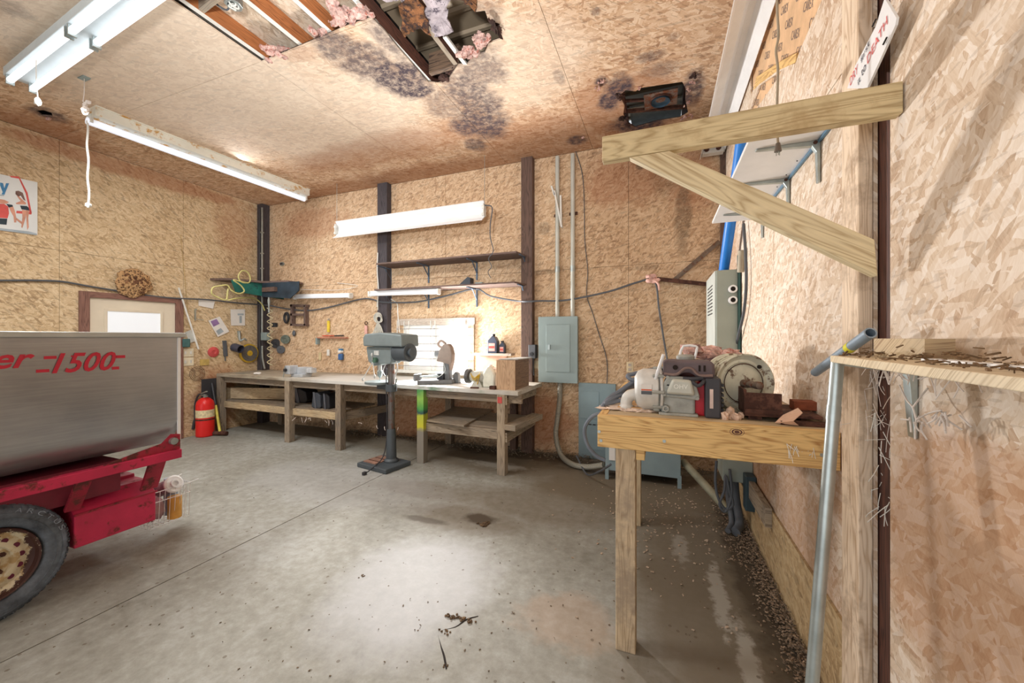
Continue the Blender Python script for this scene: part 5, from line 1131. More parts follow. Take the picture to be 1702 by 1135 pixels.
# wheel
wc = V((cx_, .83, .30)); ax = V((1, 0, 0))
m_tyre = NT('tyre'); n = m_tyre; f = n.noise(n.coord(), 9, 6, .7); n.base(n.ramp(f, [(.35, C(58, 64, 72)), (.7, C(112, 122, 134))])); n.rough(.55); n.bump(n.noise(n.coord(), 60, 4), .3, .003); m_tyre = n.m
b = MB(); b.lathe([(.185, -.02), (.195, .004), (.215, .016), (.25, .020), (.272, .012), (.288, -.006), (.297, -.02), (.299, -.08), (.297, -.14), (.285, -.16), (.25, -.18), (.20, -.17), (.185, -.15), (.18, -.08)], wc, ax, 56, True); tyre = b.build('tyre', m_tyre, t, True)
b = MB()
for k in range(60):
    a_ = 2*math.pi*k/60; d_ = V((0, math.cos(a_), math.sin(a_))); e_ = V((0, -math.sin(a_), math.cos(a_)))
    b.beam(wc+d_*.2985+ax*-.018, wc+d_*.2985+ax*-.065, .022, .002, d_); b.beam(wc+d_*.284+ax*.0035, wc+d_*.291+ax*-.006, .007, .004, e_)
tag(b.build('tread_block', m_tyre, tyre), kind='stuff')
b = MB()
for r_ in (.262, .236): b.torus(wc+ax*(.0185 if r_ < .25 else .016), ax, r_, .0022, 56, 6)
b.build('sidewall_rib', m_tyre, tyre, True)
for k_, ch in enumerate('ARCTUS'):
    a_ = R(68-9.5*k_); rad = V((0, math.cos(a_), math.sin(a_))); tn = V((0, math.sin(a_), -math.cos(a_)))
    text(ch, wc+ax*.0165+rad*.262-tn*.012, tn, rad, .026, .022, bpy.data.materials['tyre_letter'] if k_ else M('tyre_letter', C(136, 146, 158), .6), tyre, 'lettering', 0, .0, .0012)
m_rim = NT('rusty_cream_rim'); n = m_rim; f = n.noise(n.coord(), 11, 8, .75); g = n.maprange(f, .54, .6)
rr = n.node('ShaderNodeVectorMath', _operation='LENGTH'); oo = n.mapping(n.coord(), (0, 1, 1), (0, 0, 0), (0, -(wc.y-.6), -wc.z)); n.link(oo, rr.inputs[0])
g2 = n.maprange(rr.outputs['Value'], .135, .17); f2 = n.math('ADD', f, n.math('MULTIPLY', g2, .14)); g = n.maprange(f2, .56, .6)
n.base(n.mix(g, n.mix(n.maprange(n.noise(n.coord(), 24, 5), .5, .6), C(214, 204, 176), C(186, 160, 116)), C(66, 36, 30))); n.rough(.6); m_rim = n.m
b = MB(); b.lathe([(.188, .0), (.184, .010), (.176, .006), (.170, -.02), (.150, -.035), (.135, -.030), (.115, -.018), (.098, -.018), (.088, -.034), (.070, -.040), (.055, -.024), (.048, -.010), (.030, -.006), (0, -.006)], wc, ax, 48); rim = b.build('wheel_rim', m_rim, t, True)
b = MB(); 
for k in range(14):
    a_ = 2*math.pi*k/14+.1; b2 = MB(); c_ = wc+V((-.020, math.cos(a_)*.124, math.sin(a_)*.124)); b2.lathe([(0, 0), (.0125, 0), (.0125, .004), (0, .004)], c_+V((-.004, 0, 0)), (1, 0, 0), 12); b2.build('vent_hole', M('hole_maroon', C(96, 30, 52), .7) if k == 0 else bpy.data.materials['hole_maroon'], rim)
for k in range(5):
    a_ = 2*math.pi*k/5+.5; b2 = MB(); b2.cyl(wc+V((-.045, math.cos(a_)*.072, math.sin(a_)*.072)), wc+V((-.022, math.cos(a_)*.072, math.sin(a_)*.072)), .011, n=6); b2.build('lug_nut', m_rust, rim)
b = MB(); b.cyl(wc+ax*-.02, wc+ax*.012, .034, .028); b.build('hub_cap', m_rust, rim, True)
b = MB(); b.cyl((cx_-1.2, .83, .3), (cx_-.1, .83, .3), .03); b.build('axle', m_cableblack, t)
wc2 = V((2*(SX-.6)-cx_, .83, .3)); b = MB(); b.lathe([(.05, -.02), (.195, .004), (.25, .020), (.297, -.02), (.299, -.08), (.297, -.14), (.25, -.18), (.05, -.17)], wc2-V((.1, 0, 0)), (-1, 0, 0), 32, True); b.build('tyre', m_tyre, t, True)
b = MB(); b.beam((SX-.6, Y0, .3), (SX-.6, Y0-.9, .34), .08, .08); b.cyl((SX-.6, Y0-.8, 0), (SX-.6, Y0-.8, .34), .03); b.build('drawbar', m_red, t)

# wire basket with filters
bx_, by_ = -3.30, 1.62
t = thing('wire_basket', 'white wire basket hanging off the red trailer end, full of filters', 'basket', (bx_-.09, by_+.10, .115))
b = MB(); x0, x1, y0, y1, z0, z1 = bx_-.20, bx_, by_-.05, by_+.20, .115, .36
for k in range(9):
    y = y0+(y1-y0)*k/8; b.tube([(x0+.015, y, z1), (x0+.02, y, z0), (x1-.02, y, z0), (x1, y, z1)], .0018, 5, 1)
for k in range(6):
    x = x0+(x1-x0)*k/5; b.tube([(x, y0, z1), (x, y0+.01, z0), (x, y1-.01, z0), (x, y1, z1)], .0018, 5, 1)
for z in (z1, z1-.07): b.tube([(x0, y0, z), (x1, y0, z), (x1, y1, z), (x0, y1, z), (x0, y0, z)], .003, 5, 1)
b.tube([(x1, y1, z1), (x1+.01, y1+.05, z1+.01)], .003, 5, 1); b.tube([(x0, y1, z1), (x0, y1+.05, z1+.02)], .003, 5, 1)
b.tube([(x0+.05, y0, z1), (x0+.05, 1.53, .44)], .003, 5, 1); b.tube([(x1-.03, y0, z1), (x1-.03, 1.53, .44)], .003, 5, 1)
b.build('wire_frame', m_white, t)
b = MB(); b.cyl((bx_-.05, by_+.125, .121), (bx_-.05, by_+.125, .275), .042, n=20); one('oil_filter', b, M('filter_orange', C(226, 170, 84), .45), 'orange-yellow oil filter standing upright in the wire basket', 'filter', smooth=True)
t = thing('air_filter', 'white-capped striped filter canister tilted on top of the wire basket', 'filter', (bx_-.08, by_+.08, .31))
d_ = (V((1, .12, .42))).normalized(); c0 = V((bx_-.17, by_+.09, .315))
b = MB(); b.cyl(c0, c0+d_*.15, .05, n=22); b.build('canister', M('filter_stripe', C(150, 116, 128), .5, 0, .3, 30), t, True)
b = MB(); b.lathe([(0, 0), (.062, 0), (.062, .012), (.052, .018), (.03, .014), (.028, .03), (.018, .03), (.018, .016), (0, .016)], c0+d_*.15, d_, 26); b.build('end_cap', m_white, t, True)
b = MB(); b.cyl((bx_-.15, by_+.15, .121), (bx_-.16, by_+.16, .385), .042, n=20); one('grey_filter', b, M('filter_bluegrey', C(158, 170, 186), .4, .2), 'blue-grey filter can at the back of the wire basket', 'filter', smooth=True)
b = MB(); b.ball((bx_-.10, by_+.02, .215), .085, (.7, .6, 1.05), .45, 12, 14); one('plastic_bag', b, M('mauve_bag', C(176, 142, 146), .5), 'crumpled mauve plastic bag stuffed in the trailer end of the wire basket', 'bag', smooth=True)

# fire extinguisher and sledgehammer
q = V((-6.24, 3.63, 0)); t = thing('fire_extinguisher', 'red fire extinguisher standing on the floor beside the workbench', 'fire extinguisher', q)
b = MB(); b.lathe([(0, 0), (.10, 0), (.112, .015), (.112, .46), (.10, .51), (.06, .55), (.03, .565), (0, .565)], q, (0, 0, 1), 26); b.build('cylinder', M('extinguisher_red', C(222, 40, 38), .35, 0, .06), t, True)
b = MB(); b.lathe([(.112, .0), (.1135, .0), (.1135, .11), (.112, .11)], q+V((0, 0, .28)), (0, 0, 1), 26, True); b.build('label', M('label_cream', C(230, 216, 176), .5, 0, .2, 30), t, True)
b = MB(); b.lathe([(.112, .0), (.1135, .0), (.1135, .02), (.112, .02)], q+V((0, 0, .24)), (0, 0, 1), 26, True); b.build('strap', m_rust, t, True)
b = MB(); b.cyl(q+V((0, 0, .56)), q+V((0, 0, .61)), .025); b.beam(q+V((-.05, -.02, .62)), q+V((.09, -.03, .66)), .02, .015); b.beam(q+V((-.05, -.02, .60)), q+V((.10, -.03, .59)), .02, .015); b.build('valve_handle', m_steel, t)
b = MB(); b.tube([q+V((-.03, 0, .6)), q+V((-.10, -.03, .60)), q+V((-.145, -.05, .45)), q+V((-.15, -.05, .25)), q+V((-.16, -.07, .10))], lambda f: .012+.008*(f > .8), 8); b.build('hose', m_cableblack, t, True)
q0 = PY(366, 719, 3.72); q0.z = .035; q1 = PY(343, 636, 3.80); q1.x = max(q1.x, XL+.03)
t = thing('sledgehammer', 'sledgehammer with black and yellow handle leaning on the bench end', 'sledgehammer', q0)
md = q0.lerp(q1, .55)
b = MB(); b.cyl(q0, md, .018, n=10); b.build('handle', M('yellow_handle', C(218, 206, 96), .5), t, True)
b = MB(); b.cyl(md, q1, .022, n=10); b.build('grip', m_blackpl, t, True)
b = MB(); b.cyl(q0+V((-.10, -.03, 0)), q0+V((.10, .03, 0)), .033, n=8); b.build('head', m_rust, t)
b = MB(); b.bx(XL+.02, XL+.03, 3.66, 3.86, .48, .82); one('dark_cabinet_strip', b, m_cableblack, 'dark patterned strip on the wall at the left end of the bench', 'panel')

# ------------------------------------------------------------------ near bench on the right
TZ = 1.09; FY = 1.80
t = thing('side_bench', 'golden timber bench on a square post, built off the right wall', 'bench', (.2, 2.3, 0))
b = MB(); b.bx(-.277, XR-.002, FY-.0, FY+.038, TZ-.146, TZ); b.build('front_beam', m_pine, t, bevel=.003)
b = MB(); b.bx(-.277, -.239, FY+.04, 3.2, TZ-.146, TZ); b.build('side_beam', m_pine, t, bevel=.003)
for k in range(5):
    y0 = FY+.04+k*.232; b = MB(); b.bx(-.238 if k else -.237, XR-.002, y0, y0+.228, TZ-.02, TZ); b.build('deck_board', m_pineold, t, bevel=.002)
b = MB(); b.bx(-.237, XR-.002, FY+.04+5*.232, 3.2, TZ-.02, TZ); b.build('deck_board', m_pineold, t)
b = MB(); b.bx(-.2, -.112, FY+.039, FY+.128, 0, TZ-.021); b.build('leg', WOOD('leg_weathered', C(196, 176, 146), C(146, 122, 92), .75, stain=C(150, 134, 116)), t, bevel=.004)
b = MB(); b.bx(-.237, -.15, 3.10, 3.19, 0, TZ-.021); b.build('leg', m_pineold, t, bevel=.004)
b = MB(); b.bx(-.11, -.072, FY+.04, FY+.6, TZ-.2, TZ-.021); b.build('joist', m_pine, t, bevel=.003)
for u, v in ((996, 717), (999, 732), (1104, 733), (1366, 756)):
    q = PY(u, v, FY); b = MB(); b.cyl(q+V((0, .001, 0)), q-V((0, .004, 0)), .007, n=10); b.build('bolt_head', m_steel, t, True)
q = PY(1225, 718, FY); b = MB(); b.lathe([(0, .0008), (.006, .0008), (.0065, 0), (.008, 0), (.0085, .0008), (.012, .0008), (.0125, 0), (.015, 0), (.0155, .0006), (.0165, .0006), (.017, 0)], q+V((0, .0004, 0)), (0, -1, 0), 20); b.v = [V((q.x+(p.x-q.x)*1.6, p.y, p.z)) for p in b.v]; b.build('knot', m_rafterdark, t, True)

def EP(u, v, y=1.98): return PY(u, v, y)
PXM = 1.98*.97/640
# pump and engine
t = thing('engine_pump', 'dusty petrol water pump with silver volute and OHV engine on the bench', 'engine', EP(1125, 690))
m_alu = M('cast_aluminium', C(212, 212, 208), .5, .15, .1, 14, .15); m_alud = M('dusty_aluminium', C(170, 172, 166), .6, .2, .18, 16, .25); m_shroud = M('engine_black', C(66, 66, 72), .5, 0, .12)
c0 = EP(1080, 656, 2.0); c0.z = TZ+.105
b = MB(); b.lathe([(0, -.07), (.06, -.07), (.088, -.055), (.10, -.03), (.10, .03), (.088, .038), (.0, .038)], c0, (1, .1, 0), 34); b.build('volute', m_alu, t, True)
b = MB(); b.lathe([(.0, .04), (.106, .04), (.106, .052), (.0, .052)], c0, (1, .1, 0), 34); b.build('backplate', m_alu, t, True, .002)
for k in range(8):
    a_ = k*math.pi/4; b = MB(); p = c0+V((.03, math.cos(a_)*.103, math.sin(a_)*.103)); b.cyl(p-V((.015, 0, 0)), p+V((.035, 0, 0)), .008, n=8); b.build('bolt', m_alud, t)
b = MB(); L_ = [EP(1062, 656, 1.98), EP(1052, 656, 1.98), EP(1044, 660, 1.98), EP(1041, 668, 1.98), EP(1041, 678, 1.98)]
b.tube(L_, lambda f: .028+.006*(f < .15)+.005*(f > .85), 14, 5); b.build('inlet_elbow', m_alu, t, True)
b = MB(); b.lathe([(.034, 0), (.04, 0), (.04, .02), (.034, .02)], EP(1064, 656, 1.98), (-1, 0, 0), 18, True); b.build('hose_clamp', m_alud, t, True)
b = MB(); b.bx(c0.x-.035, c0.x+.012, c0.y-.104, c0.y-.1015, c0.z-.012, c0.z+.035); lb_ = b.build('label', m_paper, t)
b = MB(); b.bx(c0.x-.035, c0.x+.012, c0.y-.1048, c0.y-.104, c0.z-.012, c0.z+.004); b.build('print', m_cable, lb_)
b = MB(); b.bx(c0.x-.035, c0.x+.012, c0.y-.1048, c0.y-.104, c0.z+.006, c0.z+.012); b.build('print', M('label_orange', C(220, 100, 60), .6), lb_)
b = MB(); b.cyl(EP(1088, 634, 1.93), EP(1103, 589, 1.90), .0075, n=10); b.build('lever', m_white, t, True)
# crankcase and cylinder head
p = EP(1127, 680, 1.99); p.z = TZ
b = MB(); b.bx(p.x-.075, p.x+.07, 1.93, 2.12, TZ+.002, TZ+.09); b.build('crankcase', m_alud, t, bevel=.01)
b = MB(); b.bx(p.x-.085, p.x+.08, 1.905, 2.15, TZ+.0, TZ+.012); b.build('base_flange', m_alud, t, bevel=.003)
b = MB(); b.cyl((p.x-.055, 1.915, TZ+.03), (p.x-.055, 1.935, TZ+.03), .016, n=14); b.pipe((p.x-.055, 1.905, TZ+.03), (p.x-.055, 1.92, TZ+.03), .014, .008); b.build('oil_plug', m_alud, t, True)
for k in range(5):
    b = MB(); b.bx(p.x-.05+.0*k, p.x+.05, 1.90+.002*k, 2.02, TZ+.088+.012*k, TZ+.094+.012*k); b.build('cooling_fin', m_alud, t)
hc = V((p.x+.008, 1.90, TZ+.130))
b = MB(); b.prism([(-.078, -.045), (.075, -.055), (.078, -.035), (.055, .048), (-.052, .052), (-.072, .02)], hc+V((0, .03, 0)), (1, 0, 0), (0, 0, 1), .022); b.build('head_flange', m_alud, t, bevel=.006)
b = MB(); b.prism([(-.062, -.028), (.058, -.032), (.044, .038), (-.036, .042)], hc+V((0, .012, 0)), (1, 0, 0), (0, 0, 1), .034); hv = b.build('valve_cover', M('valve_cover', C(196, 198, 188), .5, .15, .06), t, True, .012)
text('OHV', hc+V((-.030, -.0235, -.002)), (1, 0, 0), (0, 0, 1), .058, .020, M('raised_letters', C(240, 240, 230), .4, .1), hv, 'lettering', 0, .01, .001)
for dx2, dz2 in ((-.07, -.035), (.068, -.045), (.06, .04), (-.055, .045)):
    b = MB(); b.cyl(hc+V((dx2, .0, dz2)), hc+V((dx2, .03, dz2)), .008, n=6); b.build('bolt', m_alud, t)
# carburettor tangle between
for P_, r_ in (([EP(1112, 642, 1.93), EP(1106, 650, 1.92), EP(1108, 632, 1.93), EP(1116, 626, 1.95)], .010), ([EP(1150, 634, 1.89), EP(1160, 641, 1.885), EP(1168, 636, 1.89), EP(1172, 628, 1.93)], .008), ([EP(1136, 629, 1.91), EP(1152, 630, 1.90), EP(1168, 628, 1.91)], .010)):
    b = MB(); b.tube(P_, r_, 8); b.build('rubber_hose', m_shroud, t, True)
b = MB(); b.bx(p.x-.11, p.x-.08, 1.93, 2.08, TZ+.01, TZ+.17); b.build('bearing_bracket', m_alud, t, bevel=.006)
for k in range(5): 
    b = MB(); b.ball(EP(1098+k*4, 650+((k*7) % 20), 1.95), .017, nz=.3, seed=k); b.build('carburettor_part', m_alud if k % 2 else m_rust, t)
# red shroud and black recoil cover
q = EP(1161, 676, 1.99)
b = MB(); b.prism([(-.035, 0), (.045, 0), (.05, .12), (.0, .16), (-.03, .12)], V((q.x, 1.95, TZ)), (1, 0, 0), (0, 0, 1), -.17); b.build('fan_shroud', M('shroud_red', C(200, 30, 48), .4), t, bevel=.006)
a_, c_ = EP(1172, 690, 1.90), EP(1199, 690, 1.90)
b = MB(); b.bx(a_.x, c_.x, 1.90, 2.12, TZ, TZ+.178); b.build('recoil_cover', m_shroud, t, bevel=.008)
b = MB(); b.bx(a_.x+.018, a_.x+.032, 1.8975, 1.90, TZ+.045, TZ+.13); b.build('warning_label', M('label_pale', C(226, 204, 196), .5), t)
for k in range(6):
    b = MB(); b.bx(c_.x, c_.x+.012, 1.92, 2.08, TZ+.03+k*.022, TZ+.042+k*.022); b.build('recoil_fin', m_blackpl, t)
# air cleaner and fuel cap
a_, c_ = EP(1102, 615, 1.93), EP(1172, 615, 1.93); zc = EP(1137, 614, 1.93).z
b = MB(); b.prism([(0, -.035), (.05, -.04), (.085, -.015), (.115, -.012), (.15, -.04), (.205, -.04), (.215, -.02), (.213, .025), (.20, .042), (.01, .042), (0, .03)], V((a_.x, 2.04, zc)), (1, 0, 0), (0, 0, 1), .13); b.build('air_cleaner', M('cleaner_dusty', C(104, 92, 96), .7, 0, .2, 8), t, True, .012)
b = MB(); b.tube([V((a_.x+.004, 1.908, zc-.02)), V((a_.x+.055, 1.906, zc-.022)), V((a_.x+.09, 1.906, zc+.006)), V((a_.x+.12, 1.906, zc+.006)), V((a_.x+.15, 1.906, zc-.022)), V((a_.x+.205, 1.907, zc-.022))], .006, 6); b.build('wave_rib', M('rib_dusty', C(140, 118, 112), .8), t, True)
b = MB(); b.cyl(V((a_.x+.052, 1.912, zc+.01)), V((a_.x+.052, 1.902, zc+.01)), .011, n=14); b.build('knob_hole', m_dark, t)
for k in (0, 1): 
    b = MB(); b.bx(a_.x+.148+k*.02, a_.x+.156+k*.02, 1.905, 1.911, zc-.005, zc+.022); b.build('slot', m_dark, t)
b = MB(); b.bx(a_.x+.02, a_.x+.21, 1.99, 2.2, zc-.045, zc+.035); b.build('fuel_tank', M('tank_rustyred', C(128, 84, 80), .6, .1, .2, 10), t, True, .02)
q = EP(1139, 598, 2.02); b = MB(); b.lathe([(0, 0), (.036, 0), (.04, .01), (.04, .022), (.03, .03), (0, .03)], V((q.x, 2.02, zc+.035)), (0, 0, 1), 22); b.build('fuel_cap', m_alud, t, True)
z_ = zc+.055; b = MB(); b.tube([V((q.x-.025, 2.02, z_)), V((q.x-.008, 2.02, z_+.05)), V((q.x+.045, 2.02, z_+.05)), V((q.x+.05, 2.02, z_+.035)), V((q.x+.04, 2.02, z_-.01))], .006, 8, 2); b.build('cap_handle', m_white, t, True)

# second engine behind
t = thing('spare_engine', 'rust-red second engine half buried in pink insulation behind the pump engine', 'engine', EP(1192, 640, 2.35))
a_ = EP(1176, 610, 2.35); 
b = MB(); b.bx(a_.x-.05, a_.x+.13, 2.3, 2.55, TZ, TZ+.13); b.build('block', m_rust, t, bevel=.01)
b = MB(); b.bx(a_.x-.02, a_.x+.14, 2.27, 2.5, TZ+.13, TZ+.25); b.build('air_cleaner', M('cleaner_purple', C(112, 92, 96), .6, 0, .2), t, True, .025)
b = MB(); b.cyl((a_.x+.09, 2.272, TZ+.2), (a_.x+.09, 2.262, TZ+.2), .014); b.build('screw_hole', m_dark, t)
def mess(name, c, r, m, label, cat, k=10, sc=(1.3, 1, .5), seed=0):
    rnd = random.Random(seed); b = MB()
    for i in range(k): b.ball(V(c)+V((rnd.gauss(0, r*.55*sc[0]), rnd.gauss(0, r*.5), abs(rnd.gauss(0, r*.22*sc[2])))), r*rnd.uniform(.25, .5), (1.2, 1, sc[2]*1.2), .9, seed+i, 9, 3)
    mn = min(p.z for p in b.v); o = one(name, b, m, label, cat, kind='stuff'); return o
mess('insulation_heap', (a_.x+.03, 2.38, TZ+.262), .11, m_insul, 'ragged pink insulation heaped on the second engine', 'insulation', 12, seed=3)
mess('insulation_wad', EP(1214, 694, 1.92)+V((0, 0, .0)), .036, M('beige_wad', C(218, 190, 170), .95, 0, .2, 20), 'beige insulation wad on the bench beside the black engine cover', 'insulation', 8, (1, 1, 1), 5)
mess('insulation_shreds', V((EP(1045, 685, 1.95).x, 2.0, TZ+.004)), .09, M('shred_white', C(226, 206, 190), .95, 0, .2, 20), 'pale shredded insulation strewn on the left end of the near bench', 'insulation', 22, (1.1, 1, .2), 8)
q = EP(1047, 682, 2.05); b = MB(); b.bx(q.x-.05, q.x+.1, 1.96, 2.2, TZ+.0, TZ+.018); one('plywood_scrap', b, M('orange_scrap', C(214, 172, 122), .7), 'orange plywood scrap under the pump inlet', 'board')
# grey cable coil at the left end
b = MB(); rnd = random.Random(4)
def loop(pts, r=.011): b.tube([PY(u, v, y) for u, v, y in pts], r, 7, 5)
loop([(1100, 612, 2.3), (1085, 614, 2.2), (1068, 618, 2.15), (1050, 622, 2.12), (1043, 625, 2.1), (1052, 631, 2.1), (1070, 626, 2.15), (1090, 622, 2.2)])
loop([(1102, 618, 2.3), (1075, 622, 2.2), (1050, 636, 2.1), (1030, 650, 2.05), (1012, 662, 2.0), (1001, 676, 1.98), (999, 690, 1.96)])
loop([(1095, 624, 2.3), (1072, 634, 2.25), (1050, 640, 2.15), (1036, 648, 2.1), (1027, 656, 2.05), (1024, 664, 2.03)])
loop([(1100, 632, 2.3), (1078, 632, 2.3), (1062, 640, 2.2), (1040, 646, 2.2), (1030, 660, 2.2)])
loop([(1035, 656, 2.05), (1018, 662, 2.0), (1006, 670, 1.98), (1020, 668, 2.0), (1036, 664, 2.02)])
loop([(1003, 686, 1.95), (985, 692, 1.95), (974, 706, 2.0), (972, 722, 2.05), (978, 742, 2.05), (992, 758, 2.05), (1006, 765, 2.05)], .010)
one('cable_coil', b, M('coil_bluegrey', C(112, 120, 132), .5, 0, .1), 'blue-grey cable coil spilling over the left end of the near bench', 'cable', smooth=True)
b = MB(); b.tube([PY(958, 757, 4.3), PY(975, 788, 4.0), PY(995, 784, 3.5), PY(1015, 772, 2.9)], .009, 6); one('floor_cable', b, m_cable, 'thin grey cable looping across the floor to the transformer', 'cable', smooth=True)

# wheel rim with shaft, on its rusty carrier
t = thing('wheel_assembly', 'old cream wheel rim with shaft mounted on rusty steel on the near bench', 'wheel', EP(1245, 690, 2.05))
wc = PY(1236, 640, 2.08); wa = V((.42, -1, .03)).normalized()
m_wr = M('cream_rim', C(214, 214, 196), .55, .1, .1, 12, 0, .32, C(122, 100, 84))
wc.z = TZ+.142
b = MB(); b.lathe([(.118, -.12), (.138, -.115), (.140, -.10), (.122, -.09), (.116, -.06), (.120, -.03), (.128, -.02), (.138, .0), (.140, .012), (.134, .016), (.126, .006), (.112, -.004), (.100, -.002), (.094, -.010), (.088, -.006), (.04, .0), (.0, .0)], wc, wa, 48); rimo = b.build('rim', m_wr, t, True)
for k in range(3):
    b = MB(); b.torus(wc+wa*(-.03-.03*k), wa, .126, .004, 40, 6); b.build('rim_rib', m_wr, rimo, True)
b = MB(); b.torus(wc+wa*.0, wa, .092, .0022, 40, 6); b.build('rust_ring', m_rust, rimo, True)
for k in range(2):
    a_ = .8+k*2.4; e1 = V((wa.y, -wa.x, 0)).normalized(); b = MB(); q = wc+e1*.108*math.cos(a_)*-1+V((0, 0, .108*math.sin(a_))); b.cyl(q+wa*-.004, q+wa*.003, .009, n=12); b.build('valve_hole', m_dark, rimo)
b = MB(); b.lathe([(0, 0), (.019, 0), (.019, .03), (.012, .03), (.012, .045), (.016, .045), (.016, .065), (.012, .067), (.012, .085), (.017, .087), (.017, .115), (.008, .12), (0, .12)], wc, wa, 20); b.build('shaft', M('shaft_brown', C(128, 112, 100), .5, .4, .2, 12, 0, .4), t, True)
a_ = PY(1237, 690, 1.93); c_ = PY(1300, 690, 1.93); e_ = PY(1368, 700, 1.93)
b = MB(); b.bx(a_.x, c_.x, 1.93, 1.945, TZ+.035, TZ+.118); b.bx(a_.x, a_.x+.012, 1.945, 2.2, TZ+.035, TZ+.13); b.build('carrier_plate', m_rust, t, bevel=.002)
b = MB(); b.bx(a_.x, min(e_.x, XR-.02), 1.915, 2.2, TZ+.022, TZ+.036); b.bx(a_.x, c_.x, 1.915, 1.925, TZ+.02, TZ+.05); b.build('base_plate', m_rust, t, bevel=.002)
b = MB(); q = PY(1325, 675, 2.08); b.bx(q.x-.02, q.x+.08, 2.05, 2.12, TZ+.036, TZ+.075); b.build('angle_piece', M('orange_rust', C(140, 76, 50), .8, .1, .3, 14), t, bevel=.002)
for x in (a_.x+.02, a_.x+.16, c_.x+.04):
    b = MB(); b.bx(x, x+.05, 1.95, 2.15, TZ, TZ+.022); b.build('spacer', m_rust, t)
b = MB(); b.bx(e_.x-.16, min(e_.x+.06, XR-.01), 1.87, 1.91, TZ+.001, TZ+.016); one('steel_bar', b, m_rust, 'flat rusty steel bar lying in front of the wheel carrier', 'steel bar')
b = MB(); q = PY(1310, 690, 1.88); q.z = TZ+.012
b.add([q+V((-.045, 0, -.008)), q+V((-.01, .03, .02)), q+V((.04, .02, .055)), q+V((.05, .0, .04)), q+V((.01, -.03, .01)), q+V((.03, -.02, -.006))], [(0, 1, 4), (1, 2, 3, 4), (0, 4, 5)])
b.ball(q, .012, (1.5, 1, .7), .6, 3); o = one('torn_paper', b, M('torn_beige', C(214, 176, 150), .9), 'curled beige paper scrap on the bench edge in front of the rusty plate', 'paper scrap')
sm = o.modifiers.new('thickness', 'SOLIDIFY'); sm.thickness = .003

# ------------------------------------------------------------------ bracket high on the right wall
t = thing('timber_bracket', 'large triangular timber bracket with diagonal brace high on the right wall', 'bracket', (.6, 1.45, 1.62))
BY = 1.43
b = MB(); b.bx(-.198, XR-.004, BY-.038, BY, 2.075, 2.163); b.build('arm', WOOD('greenish_pine', C(214, 196, 154), C(172, 148, 106), .65, stain=C(176, 148, 104)), t, bevel=.003)
d0 = [PY(1047, 255, BY), PY(1448, 462, BY), PY(1443, 403, BY), PY(1112, 240, BY)]
b = MB(); b.slab(d0, (0, -1, 0), .038) if 0 else b.slab([V((p.x, BY, min(p.z, 2.074))) for p in (d0[0], d0[1], d0[2], d0[3])], (0, -1, 0), .038); 
o = b.build('brace', None, t, bevel=.003); o.data.materials.append(WOOD('brace_pine', C(222, 206, 168), C(184, 160, 120), .65))
# UV of the brace runs along its length
# wall shelves (white, seen from below)
t = thing('white_shelf', 'long white shelf on grey brackets high on the right wall', 'shelf', (.5, 2.5, 2.29))
b = MB(); b.bx(.348, XR-.002, 1.80, 3.2, 2.29, 2.308); b.build('board', m_white, t, bevel=.002)
b = MB(); b.bx(XR-.012, XR-.002, 1.80, 3.2, 2.278, 2.289); b.build('wall_rail', M('blue_steel_rail', C(110, 150, 180), .4, .4), t)
for y in (2.02, 2.44, 3.0):
    b = MB(); b.prism([(0, 0), (-.235, .0), (-.235, -.006), (-.03, -.022), (-.014, -.05), (-.010, -.18), (0, -.18)], (XR-.002, y, 2.289), (1, 0, 0), (0, 0, 1), .022); b.build('bracket', m_steel, t, bevel=.002)
    b = MB(); b.cyl((XR-.02, y-.004, 2.279), (XR-.02, y-.024, 2.279), .008, n=10); b.build('rivet', m_rust, t)
for k in range(8):
    b = MB(); b.cyl((XR-.03, 1.86+k*.17, 2.289), (XR-.03, 1.86+k*.17, 2.286), .003, n=6); b.build('screw', m_dark, t)
# cord with plug
t = thing('extension_lead', 'tan power lead with a plug dangling behind the timber bracket', 'cord', (.36, 1.62, 2.0))
P = [PD(1290, -40, 1.36), PD(1292, 20, 1.37), PD(1294, 60, 1.38), PD(1290, 85, 1.38), PD(1293, 115, 1.38), PD(1292, 160, 1.4), PD(1291, 200, 1.4), PD(1293, 238, 1.4)]
b = MB(); b.tube(P, .0042, 7); b.build('cord', M('tan_cord', C(172, 158, 136), .6), t, True)
b = MB(); b.cyl(P[-1], P[-1]-V((0, 0, .03)), .007, .012, n=10); b.build('plug', M('plug_grey', C(120, 112, 104), .6), t, True)
for dx2, dy2 in ((-.005, 0), (.005, 0), (0, -.005)):
    b = MB(); b.cyl(P[-1]+V((dx2, dy2, -.03)), P[-1]+V((dx2, dy2, -.045)), .0015, n=6); b.build('prong', m_steel, t)
# sign
t = thing('warning_sign', 'white hand-lettered board wired diagonally to the dark post, red and blue words', 'sign', RW(1430, 120, .03))
So = .075
Ps = [RW(1408, 147, .04), RW(1421, 110, .04), RW(1455, 45, .04), RW(1470, -2, .04), RW(1474, 3, .04), RW(1490, 30, .04), RW(1488, 42, .04), RW(1466, 92, .04), RW(1441, 147, .04)]
b = MB(); b.slab(Ps[::-1] if (Ps[2]-Ps[0]).cross(Ps[5]-Ps[2]).x < 0 else Ps, (1, 0, 0), -.006 if 0 else .006); sgn = b.build('board', m_white, t)
so = RW(1408, 147, .04); 
def sg(s, u0, v0, u1, v1, h_, m):
    a_, c_ = RW(u0, v0, .0412), RW(u1, v1, .0412); ex = (c_-a_); L_ = ex.length; ex.normalize(); ey = ex.cross(V((1, 0, 0))); 
    if ey.z < 0: ey = -ey
    text(s, a_-V((.0, 0, 0)), ex, ey, L_, h_, m, t, 'lettering', .2, .0, .0006)
